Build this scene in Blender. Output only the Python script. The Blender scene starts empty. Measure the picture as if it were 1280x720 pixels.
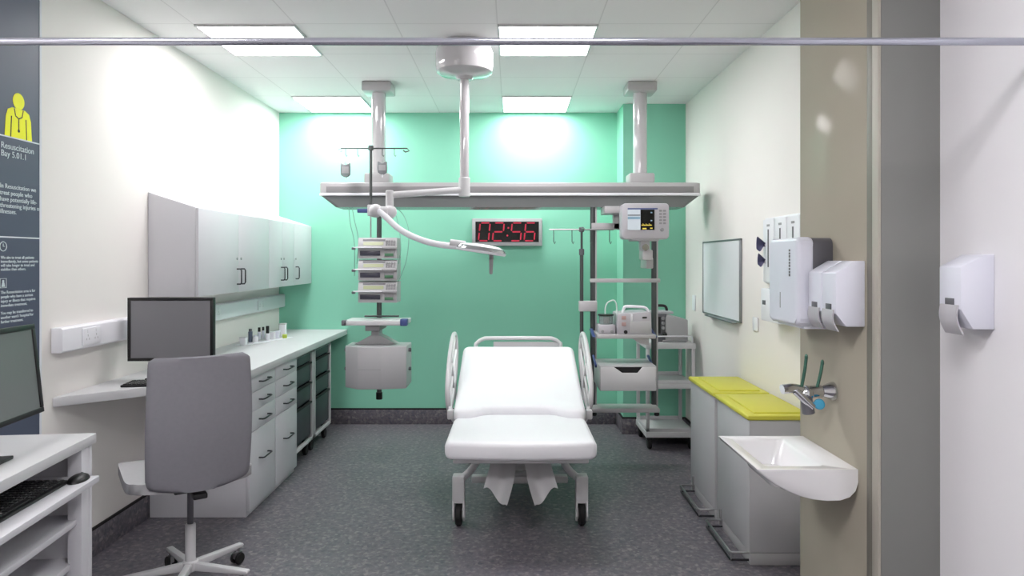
import bpy, bmesh, math, random
from mathutils import Vector, Matrix
random.seed(7)
R = math.radians
SC = bpy.context.scene
COL = SC.collection

# ------------------------------------------------------------------ camera, world, exposure
EYE = 1.567            # eye height above the floor
F = 860.0              # focal length in pixels of a 1280 px wide frame
cd = bpy.data.cameras.new('camera')
cam = bpy.data.objects.new('camera', cd); COL.objects.link(cam)
cam.location = (0, 0, EYE); cam.rotation_euler = (R(90), 0, 0)
cd.sensor_width = 36.0; cd.lens = F * 36.0 / 1280.0
cd.shift_y = -36.0 / 1280.0
cd.clip_start = 0.05
SC.camera = cam
w = bpy.data.worlds.new('world'); SC.world = w; w.use_nodes = True
w.node_tree.nodes['Background'].inputs[0].default_value = (0.9, 0.95, 1.0, 1)
w.node_tree.nodes['Background'].inputs[1].default_value = 0.25
SC.view_settings.view_transform = 'Standard'
SC.view_settings.look = 'None'
SC.view_settings.exposure = 1.2
SC.view_settings.gamma = 1.0
SC.view_settings.use_curve_mapping = False
LIGHT_POWER = 9.5      # emission of each ceiling light in the bay
FRONT_POWER = 16.5      # emission of the lights over the entrance

def at(px, py, d):     # photo pixel at distance d -> (X, Z)
    return ((px - 640.0) * d / F, EYE - (py - 324.0) * d / F)
def AX(px, d): return (px - 640.0) * d / F
def AZ(py, d): return EYE - (py - 324.0) * d / F

# room numbers
WL, WR, WN = -2.213, 1.557, 1.469       # left wall, right wall, near right wall
YB, CEIL, YF = 6.54, 2.96, -1.3
BX, BY0, BY1 = 1.263, 2.361, 3.017      # duct boxing face, near and far end
CX, CY = 0.997, 6.17                    # column on the back wall

# ------------------------------------------------------------------ materials
def lin(c):
    c /= 255.0
    return c / 12.92 if c <= 0.04045 else ((c + 0.055) / 1.055) ** 2.4
def rgb(r, g, b): return (lin(r), lin(g), lin(b), 1)
def mat(name, col, rough=0.5, metal=0.0, vary=0.03, scale=12.0, bump=0.0, bscale=200.0, spec=0.5, coat=0.0, trans=0.0, alpha=1.0):
    m = bpy.data.materials.new(name); m.use_nodes = True
    nt = m.node_tree; b = nt.nodes['Principled BSDF']
    b.inputs['Roughness'].default_value = rough
    b.inputs['Metallic'].default_value = metal
    b.inputs['Specular IOR Level'].default_value = spec
    b.inputs['Coat Weight'].default_value = coat
    b.inputs['Transmission Weight'].default_value = trans
    b.inputs['Alpha'].default_value = alpha
    tc = nt.nodes.new('ShaderNodeTexCoord')
    nz = nt.nodes.new('ShaderNodeTexNoise'); nz.inputs['Scale'].default_value = scale; nz.inputs['Detail'].default_value = 4
    nt.links.new(tc.outputs['Object'], nz.inputs['Vector'])
    mx = nt.nodes.new('ShaderNodeMix'); mx.data_type = 'RGBA'
    lo = [max(0, c * (1 - vary)) for c in col[:3]] + [1]; hi = [min(1, c * (1 + vary)) for c in col[:3]] + [1]
    mx.inputs[6].default_value = lo; mx.inputs[7].default_value = hi
    nt.links.new(nz.outputs['Fac'], mx.inputs[0]); nt.links.new(mx.outputs[2], b.inputs['Base Color'])
    if bump:
        n2 = nt.nodes.new('ShaderNodeTexNoise'); n2.inputs['Scale'].default_value = bscale
        nt.links.new(tc.outputs['Object'], n2.inputs['Vector'])
        bp = nt.nodes.new('ShaderNodeBump'); bp.inputs['Strength'].default_value = bump; bp.inputs['Distance'].default_value = 0.002
        nt.links.new(n2.outputs['Fac'], bp.inputs['Height']); nt.links.new(bp.outputs['Normal'], b.inputs['Normal'])
    return m
def emis(name, col, s):
    m = bpy.data.materials.new(name); m.use_nodes = True
    b = m.node_tree.nodes['Principled BSDF']
    b.inputs['Base Color'].default_value = (col[0] * 0.3, col[1] * 0.3, col[2] * 0.3, 1)
    b.inputs['Emission Color'].default_value = col; b.inputs['Emission Strength'].default_value = s
    return m
def floor_mat():
    m = mat('speckled_vinyl', rgb(104, 109, 115), 0.42, vary=0.0)
    nt = m.node_tree; b = nt.nodes['Principled BSDF']
    tc = nt.nodes.new('ShaderNodeTexCoord')
    def ramp(sock, stops):
        r = nt.nodes.new('ShaderNodeValToRGB'); e = r.color_ramp.elements
        e[0].position, e[0].color = stops[0]; e[1].position, e[1].color = stops[-1]
        for p, c in stops[1:-1]:
            k = e.new(p); k.color = c
        nt.links.new(sock, r.inputs[0]); return r.outputs[0]
    n1 = nt.nodes.new('ShaderNodeTexNoise'); n1.inputs['Scale'].default_value = 34; n1.inputs['Detail'].default_value = 5; n1.inputs['Roughness'].default_value = 0.7
    nt.links.new(tc.outputs['Object'], n1.inputs['Vector'])
    a = ramp(n1.outputs['Fac'], [(0.32, rgb(66, 66, 76)), (0.46, rgb(97, 94, 102)), (0.56, rgb(112, 108, 114)), (0.70, rgb(156, 153, 154))])
    v = nt.nodes.new('ShaderNodeTexVoronoi'); v.inputs['Scale'].default_value = 55
    nt.links.new(tc.outputs['Object'], v.inputs['Vector'])
    s = nt.nodes.new('ShaderNodeSeparateColor'); nt.links.new(v.outputs['Color'], s.inputs[0])
    c2 = ramp(s.outputs[0], [(0.0, rgb(66, 70, 86)), (0.25, rgb(100, 95, 104)), (0.8, rgb(106, 100, 106)), (1.0, rgb(158, 152, 148))])
    mx = nt.nodes.new('ShaderNodeMix'); mx.data_type = 'RGBA'; mx.inputs[0].default_value = 0.45
    nt.links.new(a, mx.inputs[6]); nt.links.new(c2, mx.inputs[7]); nt.links.new(mx.outputs[2], b.inputs['Base Color'])
    return m
def tile_mat():        # ceiling tiles on a 0.6 m grid with a fine joint
    m = mat('ceiling_tile', rgb(240, 240, 240), 0.9, vary=0.0)
    nt = m.node_tree; b = nt.nodes['Principled BSDF']
    tc = nt.nodes.new('ShaderNodeTexCoord'); mp = nt.nodes.new('ShaderNodeMapping')
    mp.inputs['Location'].default_value = (1.887, -4.07, 0)
    nt.links.new(tc.outputs['Object'], mp.inputs['Vector'])
    br = nt.nodes.new('ShaderNodeTexBrick'); br.offset = 0.0; br.squash = 1.0
    br.inputs['Color1'].default_value = rgb(241, 241, 241); br.inputs['Color2'].default_value = rgb(238, 238, 238)
    br.inputs['Mortar'].default_value = rgb(222, 222, 222)
    br.inputs['Scale'].default_value = 1.0; br.inputs['Mortar Size'].default_value = 0.004
    br.inputs['Brick Width'].default_value = 0.6; br.inputs['Row Height'].default_value = 0.6
    nt.links.new(mp.outputs['Vector'], br.inputs['Vector']); nt.links.new(br.outputs['Color'], b.inputs['Base Color'])
    return m
M = dict(
    cream=mat('cream_paint', rgb(236, 233, 229), 0.75, vary=0.015, scale=3),
    cool=mat('cool_white_paint', rgb(235, 234, 238), 0.75, vary=0.012, scale=3),
    green=mat('mint_green_paint', rgb(143, 214, 187), 0.7, vary=0.015, scale=3),
    beige=mat('beige_laminate', rgb(172, 166, 152), 0.12, vary=0.02, scale=4, spec=0.008),
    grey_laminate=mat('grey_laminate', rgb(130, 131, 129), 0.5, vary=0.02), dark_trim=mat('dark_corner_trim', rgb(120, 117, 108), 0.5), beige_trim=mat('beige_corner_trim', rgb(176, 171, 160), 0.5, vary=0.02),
    vinyl=floor_mat(), tile=tile_mat(),
    black=mat('black_plastic', rgb(16, 16, 18), 0.4), rubber=mat('black_rubber', rgb(14, 14, 15), 0.7),
    white=mat('white_laminate', rgb(212, 212, 217), 0.4, vary=0.015),
    top=mat('worktop_laminate', rgb(203, 204, 206), 0.45, vary=0.02),
    plastic=mat('white_plastic', rgb(236, 237, 242), 0.3, vary=0.01),
    bluewhite=mat('cool_white_plastic', rgb(226, 228, 240), 0.3, vary=0.01),
    ceramic=mat('white_ceramic', rgb(238, 238, 240), 0.08, vary=0.005, coat=0.5),
    enamel=mat('white_enamel', rgb(208, 208, 210), 0.28, vary=0.015),
    grey_enamel=mat('grey_enamel', rgb(178, 178, 180), 0.35, vary=0.02),
    pendant=mat('pale_grey_coated_metal', rgb(184, 182, 184), 0.3, vary=0.02),
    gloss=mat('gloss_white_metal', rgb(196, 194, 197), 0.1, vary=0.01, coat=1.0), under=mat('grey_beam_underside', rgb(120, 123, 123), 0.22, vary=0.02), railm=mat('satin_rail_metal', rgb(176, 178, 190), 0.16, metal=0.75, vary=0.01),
    pendant_dark=mat('grey_rail_strip', rgb(136, 134, 136), 0.35, vary=0.02),
    steel=mat('brushed_steel', rgb(170, 170, 172), 0.32, metal=1.0), chrome=mat('chrome', rgb(205, 206, 210), 0.09, metal=1.0, vary=0.01),
    dark_steel=mat('dark_pole_metal', rgb(92, 96, 96), 0.35, metal=0.8),
    handle=mat('dark_handle_metal', rgb(72, 72, 76), 0.3, metal=0.9),
    fabric=mat('grey_chair_fabric', rgb(133, 132, 139), 0.9, vary=0.06, scale=60, bump=0.5, bscale=700, spec=0.2),
    seat=mat('grey_chair_fabric_lit_tone', rgb(176, 176, 178), 0.9, vary=0.05, scale=60, bump=0.4, bscale=700, spec=0.2),  # overhead light on the seat top put into a paler fabric colour
    screen=mat('dark_screen', rgb(128, 127, 132), 0.35, vary=0.01), screen2=mat('green_grey_screen', rgb(112, 117, 117), 0.35, vary=0.01),
    key=mat('black_key', rgb(28, 28, 30), 0.45), legend=mat('key_legend', rgb(180, 180, 180), 0.6),
    poster=mat('slate_poster', rgb(76, 84, 103), 0.5, vary=0.02), yellow=mat('yellow_ink', rgb(252, 255, 0), 0.6), ink=mat('dark_ink', rgb(40, 48, 40), 0.6),
    letter=mat('pale_lettering', rgb(214, 226, 230), 0.6), paleline=mat('white_line', rgb(225, 230, 235), 0.6),
    matt=mat('white_mattress_vinyl', rgb(238, 239, 243), 0.42, vary=0.006),
    lid=mat('yellow_lid', rgb(208, 205, 74), 0.4, vary=0.02), bin=mat('grey_bin_metal', rgb(186, 187, 190), 0.38, vary=0.02),
    tray=mat('dark_grey_tray', rgb(58, 63, 68), 0.5), glove=mat('purple_glove', rgb(78, 78, 112), 0.6),
    blue=mat('blue_plastic', rgb(64, 78, 132), 0.4), ltblue=mat('light_blue_plastic', rgb(70, 160, 196), 0.25),
    green_reflect=mat('chrome_painted_green_reflection', rgb(70, 112, 98), 0.2, metal=0.5),  # green reflected in the chrome levers, put into their base colour
    lcd=mat('pale_lcd', rgb(158, 166, 126), 0.3), dgreen=mat('green_keys', rgb(70, 116, 84), 0.4),
    window=mat('dark_window', rgb(62, 62, 74), 0.2), clockface=mat('black_clock_face', rgb(6, 4, 6), 0.25),
    board=mat('whiteboard_surface', rgb(228, 232, 235), 0.5, spec=0.1, vary=0.01), alu=mat('aluminium_edge', rgb(150, 154, 158), 0.35, metal=0.8),
    dgrey=mat('dark_grey_plastic', rgb(96, 96, 102), 0.4), mgrey=mat('mid_grey_plastic', rgb(150, 150, 152), 0.4),
    pump=mat('light_pump_casing', rgb(184, 182, 188), 0.35), bag=mat('clear_bag', rgb(140, 142, 146), 0.2, trans=0.3),
    glass=mat('clear_jar', rgb(215, 225, 225), 0.08, trans=0.75), tissue=mat('jar_contents', rgb(180, 150, 146), 0.6),
    cable=mat('grey_green_cable', rgb(120, 168, 150), 0.5), hose=mat('pale_hose', rgb(214, 224, 222), 0.3),
    lime=mat('lime_plastic', rgb(176, 196, 70), 0.4), bottle=mat('blue_grey_bottle', rgb(92, 104, 122), 0.3),
    red=emis('red_led', (1.0, 0.03, 0.10, 1), 0.12), lamp=emis('ceiling_light_diffuser', (1.0, 0.965, 0.98, 1), LIGHT_POWER),
    lamp_front=emis('entrance_light_diffuser', (1.0, 0.965, 0.98, 1), FRONT_POWER),
    scr_white=emis('lit_screen_white', (0.75, 0.83, 0.9, 1), 0.22), scr_blue=emis('lit_screen_blue', (0.30, 0.48, 0.62, 1), 0.2),
    scr_yel=emis('lit_screen_yellow', (0.9, 0.7, 0.1, 1), 0.3), scr_black=mat('screen_black', rgb(8, 9, 12), 0.2),
)

# ------------------------------------------------------------------ mesh builder
class MB:
    def __init__(s): s.v = []; s.f = []; s.m = []; s.mats = []
    def _mi(s, m):
        if m not in s.mats: s.mats.append(m)
        return s.mats.index(m)
    def raw(s, verts, faces, m, X=None):
        o = len(s.v); mi = s._mi(m)
        for p in verts:
            p = Vector(p)
            s.v.append(X @ p if X else p)
        for f in faces: s.f.append([i + o for i in f]); s.m.append(mi)
        return s
    def _bm(s, bm, m, X=None):
        bm.verts.index_update()
        s.raw([v.co.copy() for v in bm.verts], [[v.index for v in f.verts] for f in bm.faces], m, X); bm.free(); return s
    def box(s, x0, x1, y0, y1, z0, z1, m, bev=0.0, seg=2, X=None):
        x0, x1 = sorted((x0, x1)); y0, y1 = sorted((y0, y1)); z0, z1 = sorted((z0, z1))
        bm = bmesh.new(); bmesh.ops.create_cube(bm, size=1)
        for v in bm.verts: v.co = ((x0 + x1) / 2 + v.co.x * (x1 - x0), (y0 + y1) / 2 + v.co.y * (y1 - y0), (z0 + z1) / 2 + v.co.z * (z1 - z0))
        if bev:
            bev = min(bev, 0.45 * min(x1 - x0, y1 - y0, z1 - z0))
            bmesh.ops.bevel(bm, geom=bm.edges[:], offset=bev, segments=seg, affect='EDGES', profile=0.5)
        return s._bm(bm, m, X)
    def prism(s, poly, axis, a0, a1, m, bev=0.0, seg=2, X=None):   # poly in the plane across the axis
        def P(p, a): return {'x': (a, p[0], p[1]), 'y': (p[0], a, p[1]), 'z': (p[0], p[1], a)}[axis]
        bm = bmesh.new()
        A = [bm.verts.new(P(p, a0)) for p in poly]; B = [bm.verts.new(P(p, a1)) for p in poly]; n = len(poly)
        bm.faces.new(A); bm.faces.new(B[::-1])
        for i in range(n): bm.faces.new((A[i], B[i], B[(i + 1) % n], A[(i + 1) % n]))
        bmesh.ops.recalc_face_normals(bm, faces=bm.faces[:])
        if bev: bmesh.ops.bevel(bm, geom=bm.edges[:], offset=bev, segments=seg, affect='EDGES', profile=0.5)
        return s._bm(bm, m, X)
    def cyl(s, p0, p1, r, m, r1=None, n=20, bev=0.0, X=None):
        p0, p1 = Vector(p0), Vector(p1); r1 = r if r1 is None else r1
        L = (p1 - p0).length; q = (p1 - p0).to_track_quat('Z', 'Y').to_matrix().to_4x4()
        T = Matrix.Translation(p0) @ q
        b = min(bev, L * 0.45, r * 0.8) if bev else 0
        prof = [(0, 0), (r - b, 0)] + ([(r, b)] if b else []) + ([(r1, L - b)] if b else []) + [(r1 - b, L), (0, L)]
        return s.lathe(prof, m, (X @ T) if X else T, n)
    def lathe(s, prof, m, T=None, n=24):
        vs, fs, rings = [], [], []
        for r, z in prof:
            if r < 1e-6: vs.append((0, 0, z)); rings.append([len(vs) - 1])
            else:
                rings.append(list(range(len(vs), len(vs) + n)))
                for k in range(n):
                    a = 2 * math.pi * k / n; vs.append((r * math.cos(a), r * math.sin(a), z))
        for A, B in zip(rings, rings[1:]):
            if len(A) == 1 and len(B) == 1: continue
            for k in range(n):
                k2 = (k + 1) % n
                if len(A) == 1: fs.append((A[0], B[k2], B[k]))
                elif len(B) == 1: fs.append((A[k], A[k2], B[0]))
                else: fs.append((A[k], A[k2], B[k2], B[k]))
        fs = [f[::-1] for f in fs] if False else fs
        return s.raw(vs, fs, m, T)
    def ball(s, c, r, m, sc=(1, 1, 1), n=20, X=None):
        bm = bmesh.new(); bmesh.ops.create_uvsphere(bm, u_segments=n, v_segments=n // 2 + 2, radius=r)
        for v in bm.verts: v.co = (c[0] + v.co.x * sc[0], c[1] + v.co.y * sc[1], c[2] + v.co.z * sc[2])
        return s._bm(bm, m, X)
    def tube(s, pts, r, m, n=10, closed=False, smooth=0, X=None):
        pts = [Vector(p) for p in pts]
        if smooth: pts = spline(pts, smooth, closed)
        N = len(pts); vs, fs = [], []
        def tang(i):
            a = pts[(i - 1) % N] if (closed or i > 0) else pts[i]; b = pts[(i + 1) % N] if (closed or i < N - 1) else pts[i]
            return (b - a).normalized()
        t0 = tang(0); up = Vector((0, 0, 1)) if abs(t0.z) < 0.9 else Vector((1, 0, 0))
        u = t0.cross(up).normalized(); prev = t0
        for i in range(N):
            t = tang(i)
            u = prev.rotation_difference(t) @ u; u = (u - t * u.dot(t)).normalized(); w_ = t.cross(u); prev = t
            for k in range(n):
                a = 2 * math.pi * k / n; vs.append(pts[i] + u * (r * math.cos(a)) + w_ * (r * math.sin(a)))
        for i in range(N if closed else N - 1):
            j = (i + 1) % N
            for k in range(n):
                k2 = (k + 1) % n; fs.append((i * n + k, i * n + k2, j * n + k2, j * n + k))
        if not closed: fs.append(tuple(range(n))[::-1]); fs.append(tuple((N - 1) * n + k for k in range(n)))
        return s.raw(vs, fs, m, X)
    def sheet(s, fn, nu, nv, th, m, X=None):        # fn(u,v) -> (point, normal); a thick curved sheet
        vs, fs = [], []
        for side in (0, 1):
            for j in range(nv + 1):
                for i in range(nu + 1):
                    p, nrm = fn(i / nu, j / nv); vs.append(Vector(p) + Vector(nrm) * (th * (0.5 if side else -0.5)))
        W = nu + 1; O = W * (nv + 1)
        for j in range(nv):
            for i in range(nu):
                a, b, c, d = j * W + i, j * W + i + 1, (j + 1) * W + i + 1, (j + 1) * W + i
                fs.append((d, c, b, a)); fs.append((O + a, O + b, O + c, O + d))
        for i in range(nu):
            fs.append((i, i + 1, O + i + 1, O + i)); k = nv * W; fs.append((k + i + 1, k + i, O + k + i, O + k + i + 1))
        for j in range(nv):
            a, b = j * W, (j + 1) * W; fs.append((b, a, O + a, O + b)); a, b = j * W + nu, (j + 1) * W + nu; fs.append((a, b, O + b, O + a))
        return s.raw(vs, fs, m, X)
    def text(s, body, size, T, m, align='LEFT', ex=0.0006):
        cu = bpy.data.curves.new('lettering', 'FONT'); cu.body = body; cu.size = size; cu.align_x = align; cu.extrude = ex; cu.resolution_u = 3
        o = bpy.data.objects.new('lettering', cu); COL.objects.link(o)
        dg = bpy.context.evaluated_depsgraph_get(); me = bpy.data.meshes.new_from_object(o.evaluated_get(dg))
        s.raw([v.co.copy() for v in me.vertices], [list(p.vertices) for p in me.polygons], m, T)
        bpy.data.objects.remove(o); bpy.data.curves.remove(cu); bpy.data.meshes.remove(me); return s
def spline(pts, k, closed=False):
    out = []; N = len(pts)
    for i in range(N if closed else N - 1):
        g = lambda j: pts[j % N] if closed else pts[max(0, min(N - 1, j))]
        a, b, c, d = g(i - 1), g(i), g(i + 1), g(i + 2)
        for q in range(k):
            t = q / k
            out.append(0.5 * ((2 * b) + (c - a) * t + (2 * a - 5 * b + 4 * c - d) * t * t + (3 * b - a - 3 * c + d) * t ** 3))
    if not closed: out.append(pts[-1])
    return out
def oval(cx, cy, rx, ry, n=28, e=2.0):
    o = []
    for k in range(n):
        a = 2 * math.pi * k / n; c, s_ = math.cos(a), math.sin(a)
        o.append((cx + rx * math.copysign(abs(c) ** (2 / e), c), cy + ry * math.copysign(abs(s_) ** (2 / e), s_)))
    return o
def rrect(x0, x1, y0, y1, r, n=5):
    o = []
    for cx, cy, a0 in ((x1 - r, y1 - r, 0), (x0 + r, y1 - r, 90), (x0 + r, y0 + r, 180), (x1 - r, y0 + r, 270)):
        for k in range(n + 1): a = R(a0 + 90 * k / n); o.append((cx + r * math.cos(a), cy + r * math.sin(a)))
    return o

def obj(name, mb, parent=None, local=False, label=None, ang=40):
    me = bpy.data.meshes.new(name)
    inv = None
    if parent is not None and not local:
        inv = world(parent).inverted()
    me.from_pydata([tuple(inv @ v if inv else v) for v in mb.v], [], mb.f)
    for m in mb.mats: me.materials.append(m)
    for p, mi in zip(me.polygons, mb.m): p.material_index = mi; p.use_smooth = True
    me.validate(); me.update()
    bm = bmesh.new(); bm.from_mesh(me); bmesh.ops.recalc_face_normals(bm, faces=bm.faces[:]); bm.to_mesh(me); bm.free()
    me.set_sharp_from_angle(angle=R(ang))
    o = bpy.data.objects.new(name, me); COL.objects.link(o)
    if parent is not None: o.parent = parent
    if label: o['label'] = label
    return o
def world(o):
    X = Matrix.Translation(o.location) @ o.rotation_euler.to_matrix().to_4x4()
    return world(o.parent) @ X if o.parent else X
def tag(o, label, cat, group=None):
    o['label'] = label; o['category'] = cat
    if group: o['group'] = group
    return o
def thing(name, label, cat, loc, rz=0.0, group=None):
    o = bpy.data.objects.new(name, None); COL.objects.link(o); o.location = loc; o.rotation_euler = (0, 0, rz); o.empty_display_size = 0.1
    return tag(o, label, cat, group)
def struct(name, mb, label=None, parent=None):
    o = obj(name, mb, parent); o['kind'] = 'structure'
    if label: o['label'] = label
    return o

# ------------------------------------------------------------------ the room shell
T = 0.12
struct('floor', MB().box(WL - T, WR + T, YF - T, YB + T, -0.1, 0, M['vinyl']), 'speckled blue grey vinyl floor')
struct('ceiling', MB().box(WL - T, WR + T, YF - T, YB + T, CEIL, CEIL + 0.1, M['tile']), 'pale grey tiled ceiling')
struct('wall_left', MB().box(WL - T, WL, YF - T, YB + T, 0, CEIL, M['cream']), 'cream painted wall behind the worktop')
struct('wall_back', MB().box(WL, WR + T, YB, YB + T, 0, CEIL, M['green']), 'mint green back wall')
struct('wall_right', MB().box(WR, WR + T, BY1 - 0.05, YB, 0, CEIL, M['cream']), 'cream wall with the whiteboard')
struct('wall_right_entrance', MB().box(WN, WR + T, YF, BY0 + 0.02, 0, CEIL, M['cool']), 'cream wall nearest the camera on the right')
struct('wall_front', MB().box(WL, WR + T, YF - T, YF, 0, CEIL, M['cream']))
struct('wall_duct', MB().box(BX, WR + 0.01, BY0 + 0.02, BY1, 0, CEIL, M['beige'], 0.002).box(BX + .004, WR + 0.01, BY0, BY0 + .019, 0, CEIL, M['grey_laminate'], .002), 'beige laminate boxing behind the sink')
struct('wall_column', MB().box(CX, WR, CY, YB, 0, CEIL, M['green']), 'mint green column in the back right corner')
struct('trim_1', MB().box(BX - 0.005, BX + 0.001, BY0 + 0.042, BY0 + 0.08, 0, CEIL, M['dark_trim'], 0.002)
       .box(BX - 0.007, BX + 0.004, BY0 - .001, BY0 + 0.041, 0, CEIL, M['beige_trim'], 0.003), 'beige corner guard on the boxing')
SK = 0.14
def skirting(name, x0, x1, y0, y1, dx, dy, parts=None):
    mb = MB()
    mb.box(x0, x1, y0, y1, 0, SK, M['vinyl'], 0.002); mb.box(x0 - 0.001 * abs(dx), x1 + 0.001 * abs(dx), y0 - 0.001 * abs(dy), y1 + 0.001 * abs(dy), SK, SK + 0.012, M['rubber'])
    return struct(name, mb)
skirting('baseboard_left', WL, WL + 0.012, YF, YB, 1, 0)
skirting('baseboard_back', WL + 0.014, CX - 0.014, YB - 0.012, YB, 0, 1)
skirting('baseboard_right', WR - 0.012, WR, BY1 + 0.002, CY - 0.014, 1, 0)
skirting('baseboard_column', CX - 0.012, WR, CY - 0.012, CY, 0, 1)
skirting('baseboard_column_side', CX - 0.012, CX, CY + 0.001, YB, 1, 0)

# ------------------------------------------------------------------ ceiling lights (recessed 600 x 600 panels)
def ceiling_light(x, y, label, m):
    t = thing('ceiling_light', label, 'ceiling light', (x, y, CEIL), 0, 'square ceiling lights')
    fr = MB()
    for a, b, c, d in ((x - .3, x + .3, y - .3, y - .288), (x - .3, x + .3, y + .288, y + .3), (x - .3, x - .288, y - .288, y + .288), (x + .288, x + .3, y - .288, y + .288)):
        fr.box(a, b, c, d, CEIL - 0.012, CEIL, M['enamel'])
    obj('frame', fr, t)
    obj('diffuser', MB().box(x - .288, x + .288, y - .288, y + .288, CEIL - 0.009, CEIL - 0.001, m), t)
for x, y, l in ((-1.587, 4.38, 'square ceiling light on the left, in front of the beam, nearer the curtain rail'),
                (0.213, 4.38, 'square ceiling light right of the surgical lamp mount, nearer the curtain rail'),
                (-1.587, 6.17, 'square ceiling light on the left against the green wall, behind the left beam column'),
                (0.213, 6.17, 'square ceiling light against the green wall above the red digital clock')):
    ceiling_light(x, y, l, M['lamp'])
ceiling_light(-1.587, 0.78, 'square ceiling light over the entrance, left of the camera', M['lamp_front'])
ceiling_light(0.213, 0.78, 'square ceiling light over the entrance, above the camera', M['lamp_front'])

# ------------------------------------------------------------------ pendant beam
BY, BB = 5.30, 5.66
xl, xr = AX(398, BY), AX(877, BY); zt, zb = AZ(228, BY), AZ(258.5, BY)
zr0, zr1 = AZ(244.5, BY), AZ(241, BY)
t = thing('pendant_beam', 'long pale grey supply beam hung from the ceiling on two round columns', 'pendant', ((xl + xr) / 2, (BY + BB) / 2, zb))
mb = MB().prism(rrect(xl, xr, BY, BB, 0.05), 'z', zr1, zt, M['pendant'], 0.008)
obj('upper_body', mb, t)
mb = MB()
A = rrect(xl + 0.01, xr - 0.01, BY + 0.012, BB - 0.012, 0.045); B = rrect(xl + 0.12, xr - 0.12, BY + 0.03, BB - 0.03, 0.04); n = len(A)
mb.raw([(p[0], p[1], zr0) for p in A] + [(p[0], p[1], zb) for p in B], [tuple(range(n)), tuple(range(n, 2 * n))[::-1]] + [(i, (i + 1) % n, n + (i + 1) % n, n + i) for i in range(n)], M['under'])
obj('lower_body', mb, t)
obj('edge_ridge', MB().prism(rrect(xl - 0.004, xr + 0.004, BY - 0.006, BB + 0.006, 0.055), 'z', zr0, zr1, M['plastic'], 0.004), t, label='white ridge round the beam')
obj('front_strip', MB().box(xl + 0.06, xr - 0.06, BY - 0.003, BY + 0.01, AZ(240.5, BY), AZ(233, BY), M['pendant_dark'], 0.002), t, label='dark grey strip along the front')
for px in (473.5, 800):
    x = AX(px, 5.48)
    cpl = obj('column', MB().cyl((x, 5.48, zt - 0.005), (x, 5.48, CEIL - 0.02), 0.055, M['gloss'], n=32), t)
    obj('ceiling_block', MB().box(x - .115, x + .115, 5.37, 5.59, CEIL - 0.075, CEIL, M['pendant'], 0.01), cpl)
    obj('foot_block', MB().box(x - .10, x + .10, 5.385, 5.575, zt, zt + 0.085, M['pendant'], 0.015, 3), cpl)

# ------------------------------------------------------------------ surgical lamp
LX, LY = AX(580.5, 4.45), 4.45
t = thing('surgical_lamp', 'white ceiling mounted surgical examination lamp on a long jointed arm', 'surgical lamp', (LX, LY, CEIL))
prof = [(0, 0), (0.165, 0), (0.178, -0.03), (0.188, -0.07), (0.188, -0.15), (0.18, -0.185), (0.155, -0.2), (0.06, -0.215), (0.045, -0.235), (0, -0.235)]
obj('ceiling_mount', MB().lathe(prof, M['gloss'], Matrix.Translation((LX, LY, CEIL)), 40), t)
obj('down_tube', MB().cyl((LX, LY, CEIL - 0.23), (LX, LY, AZ(238, LY)), 0.03, M['gloss'], n=24), t)
obj('arm_collar', MB().cyl((LX, LY, AZ(246, LY)), (LX, LY, AZ(222, LY)), 0.037, M['enamel'], n=24, bev=0.004), t)
ey = 4.28; ex = AX(487, ey)
obj('horizontal_arm', MB().tube([(LX - .02, LY - .01, AZ(237.5, LY)), (ex, ey, AZ(244, ey))], 0.021, M['enamel'], 16), t)
kn = MB().cyl((ex, ey, AZ(264, ey)), (ex, ey, AZ(238, ey)), 0.025, M['enamel'], n=20, bev=0.005)
kn.ball((ex + 0.005, ey - 0.01, AZ(265, ey)), 0.042, M['enamel']).cyl((AX(471, ey) - .02, ey - 0.03, AZ(264, ey)), (ex, ey - 0.03, AZ(264.5, ey)), 0.03, M['enamel'], bev=0.006)
kn.ball((AX(471, ey), ey - 0.03, AZ(264, ey)), 0.042, M['enamel'])
obj('elbow_joint', kn, t)
path = []
for px, py, d in ((474, 264, 4.26), (484, 272, 4.24), (498, 285, 4.21), (515, 295, 4.18), (535, 302.5, 4.15), (555, 306.5, 4.12), (572, 308, 4.1)):
    x, z = at(px, py, d); path.append((x, d - 0.03, z))
obj('spring_arm', MB().tube(path, 0.019, M['plastic'], 12, smooth=5), t)
hx, hz = at(602, 311.5, 4.08)
Th = Matrix.Translation((hx, 4.07, hz)) @ Matrix.Rotation(R(8.5), 4, 'Y')
head = MB().lathe([(0, 0.03), (0.05, 0.029), (0.10, 0.024), (0.132, 0.012), (0.148, -0.006), (0.148, -0.018), (0.14, -0.024)], M['plastic'], Th, 40)
head.lathe([(0.14, -0.024), (0.05, -0.018), (0, -0.018)], M['mgrey'], Th, 40)
head.lathe([(0.134, 0.013), (0.15, -0.004), (0.151, -0.008), (0.146, -0.010)], M['chrome'], Th, 40)
obj('lamp_head', head, t)
obj('head_neck', MB().cyl(Th @ Vector((-0.19, 0, 0.012)), Th @ Vector((-0.10, 0, 0.01)), 0.02, M['enamel'], 0.024), t)
gx, gz = at(614, 316, 4.05)
obj('handle', MB().cyl((gx, 4.07, gz + 0.012), (gx, 4.07, gz - 0.01), 0.018, M['dgrey']).cyl((gx, 4.07, gz - 0.008), (gx - 0.002, 4.07, AZ(343, 4.05)), 0.013, M['mgrey'], 0.010, bev=0.005), t)

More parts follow.
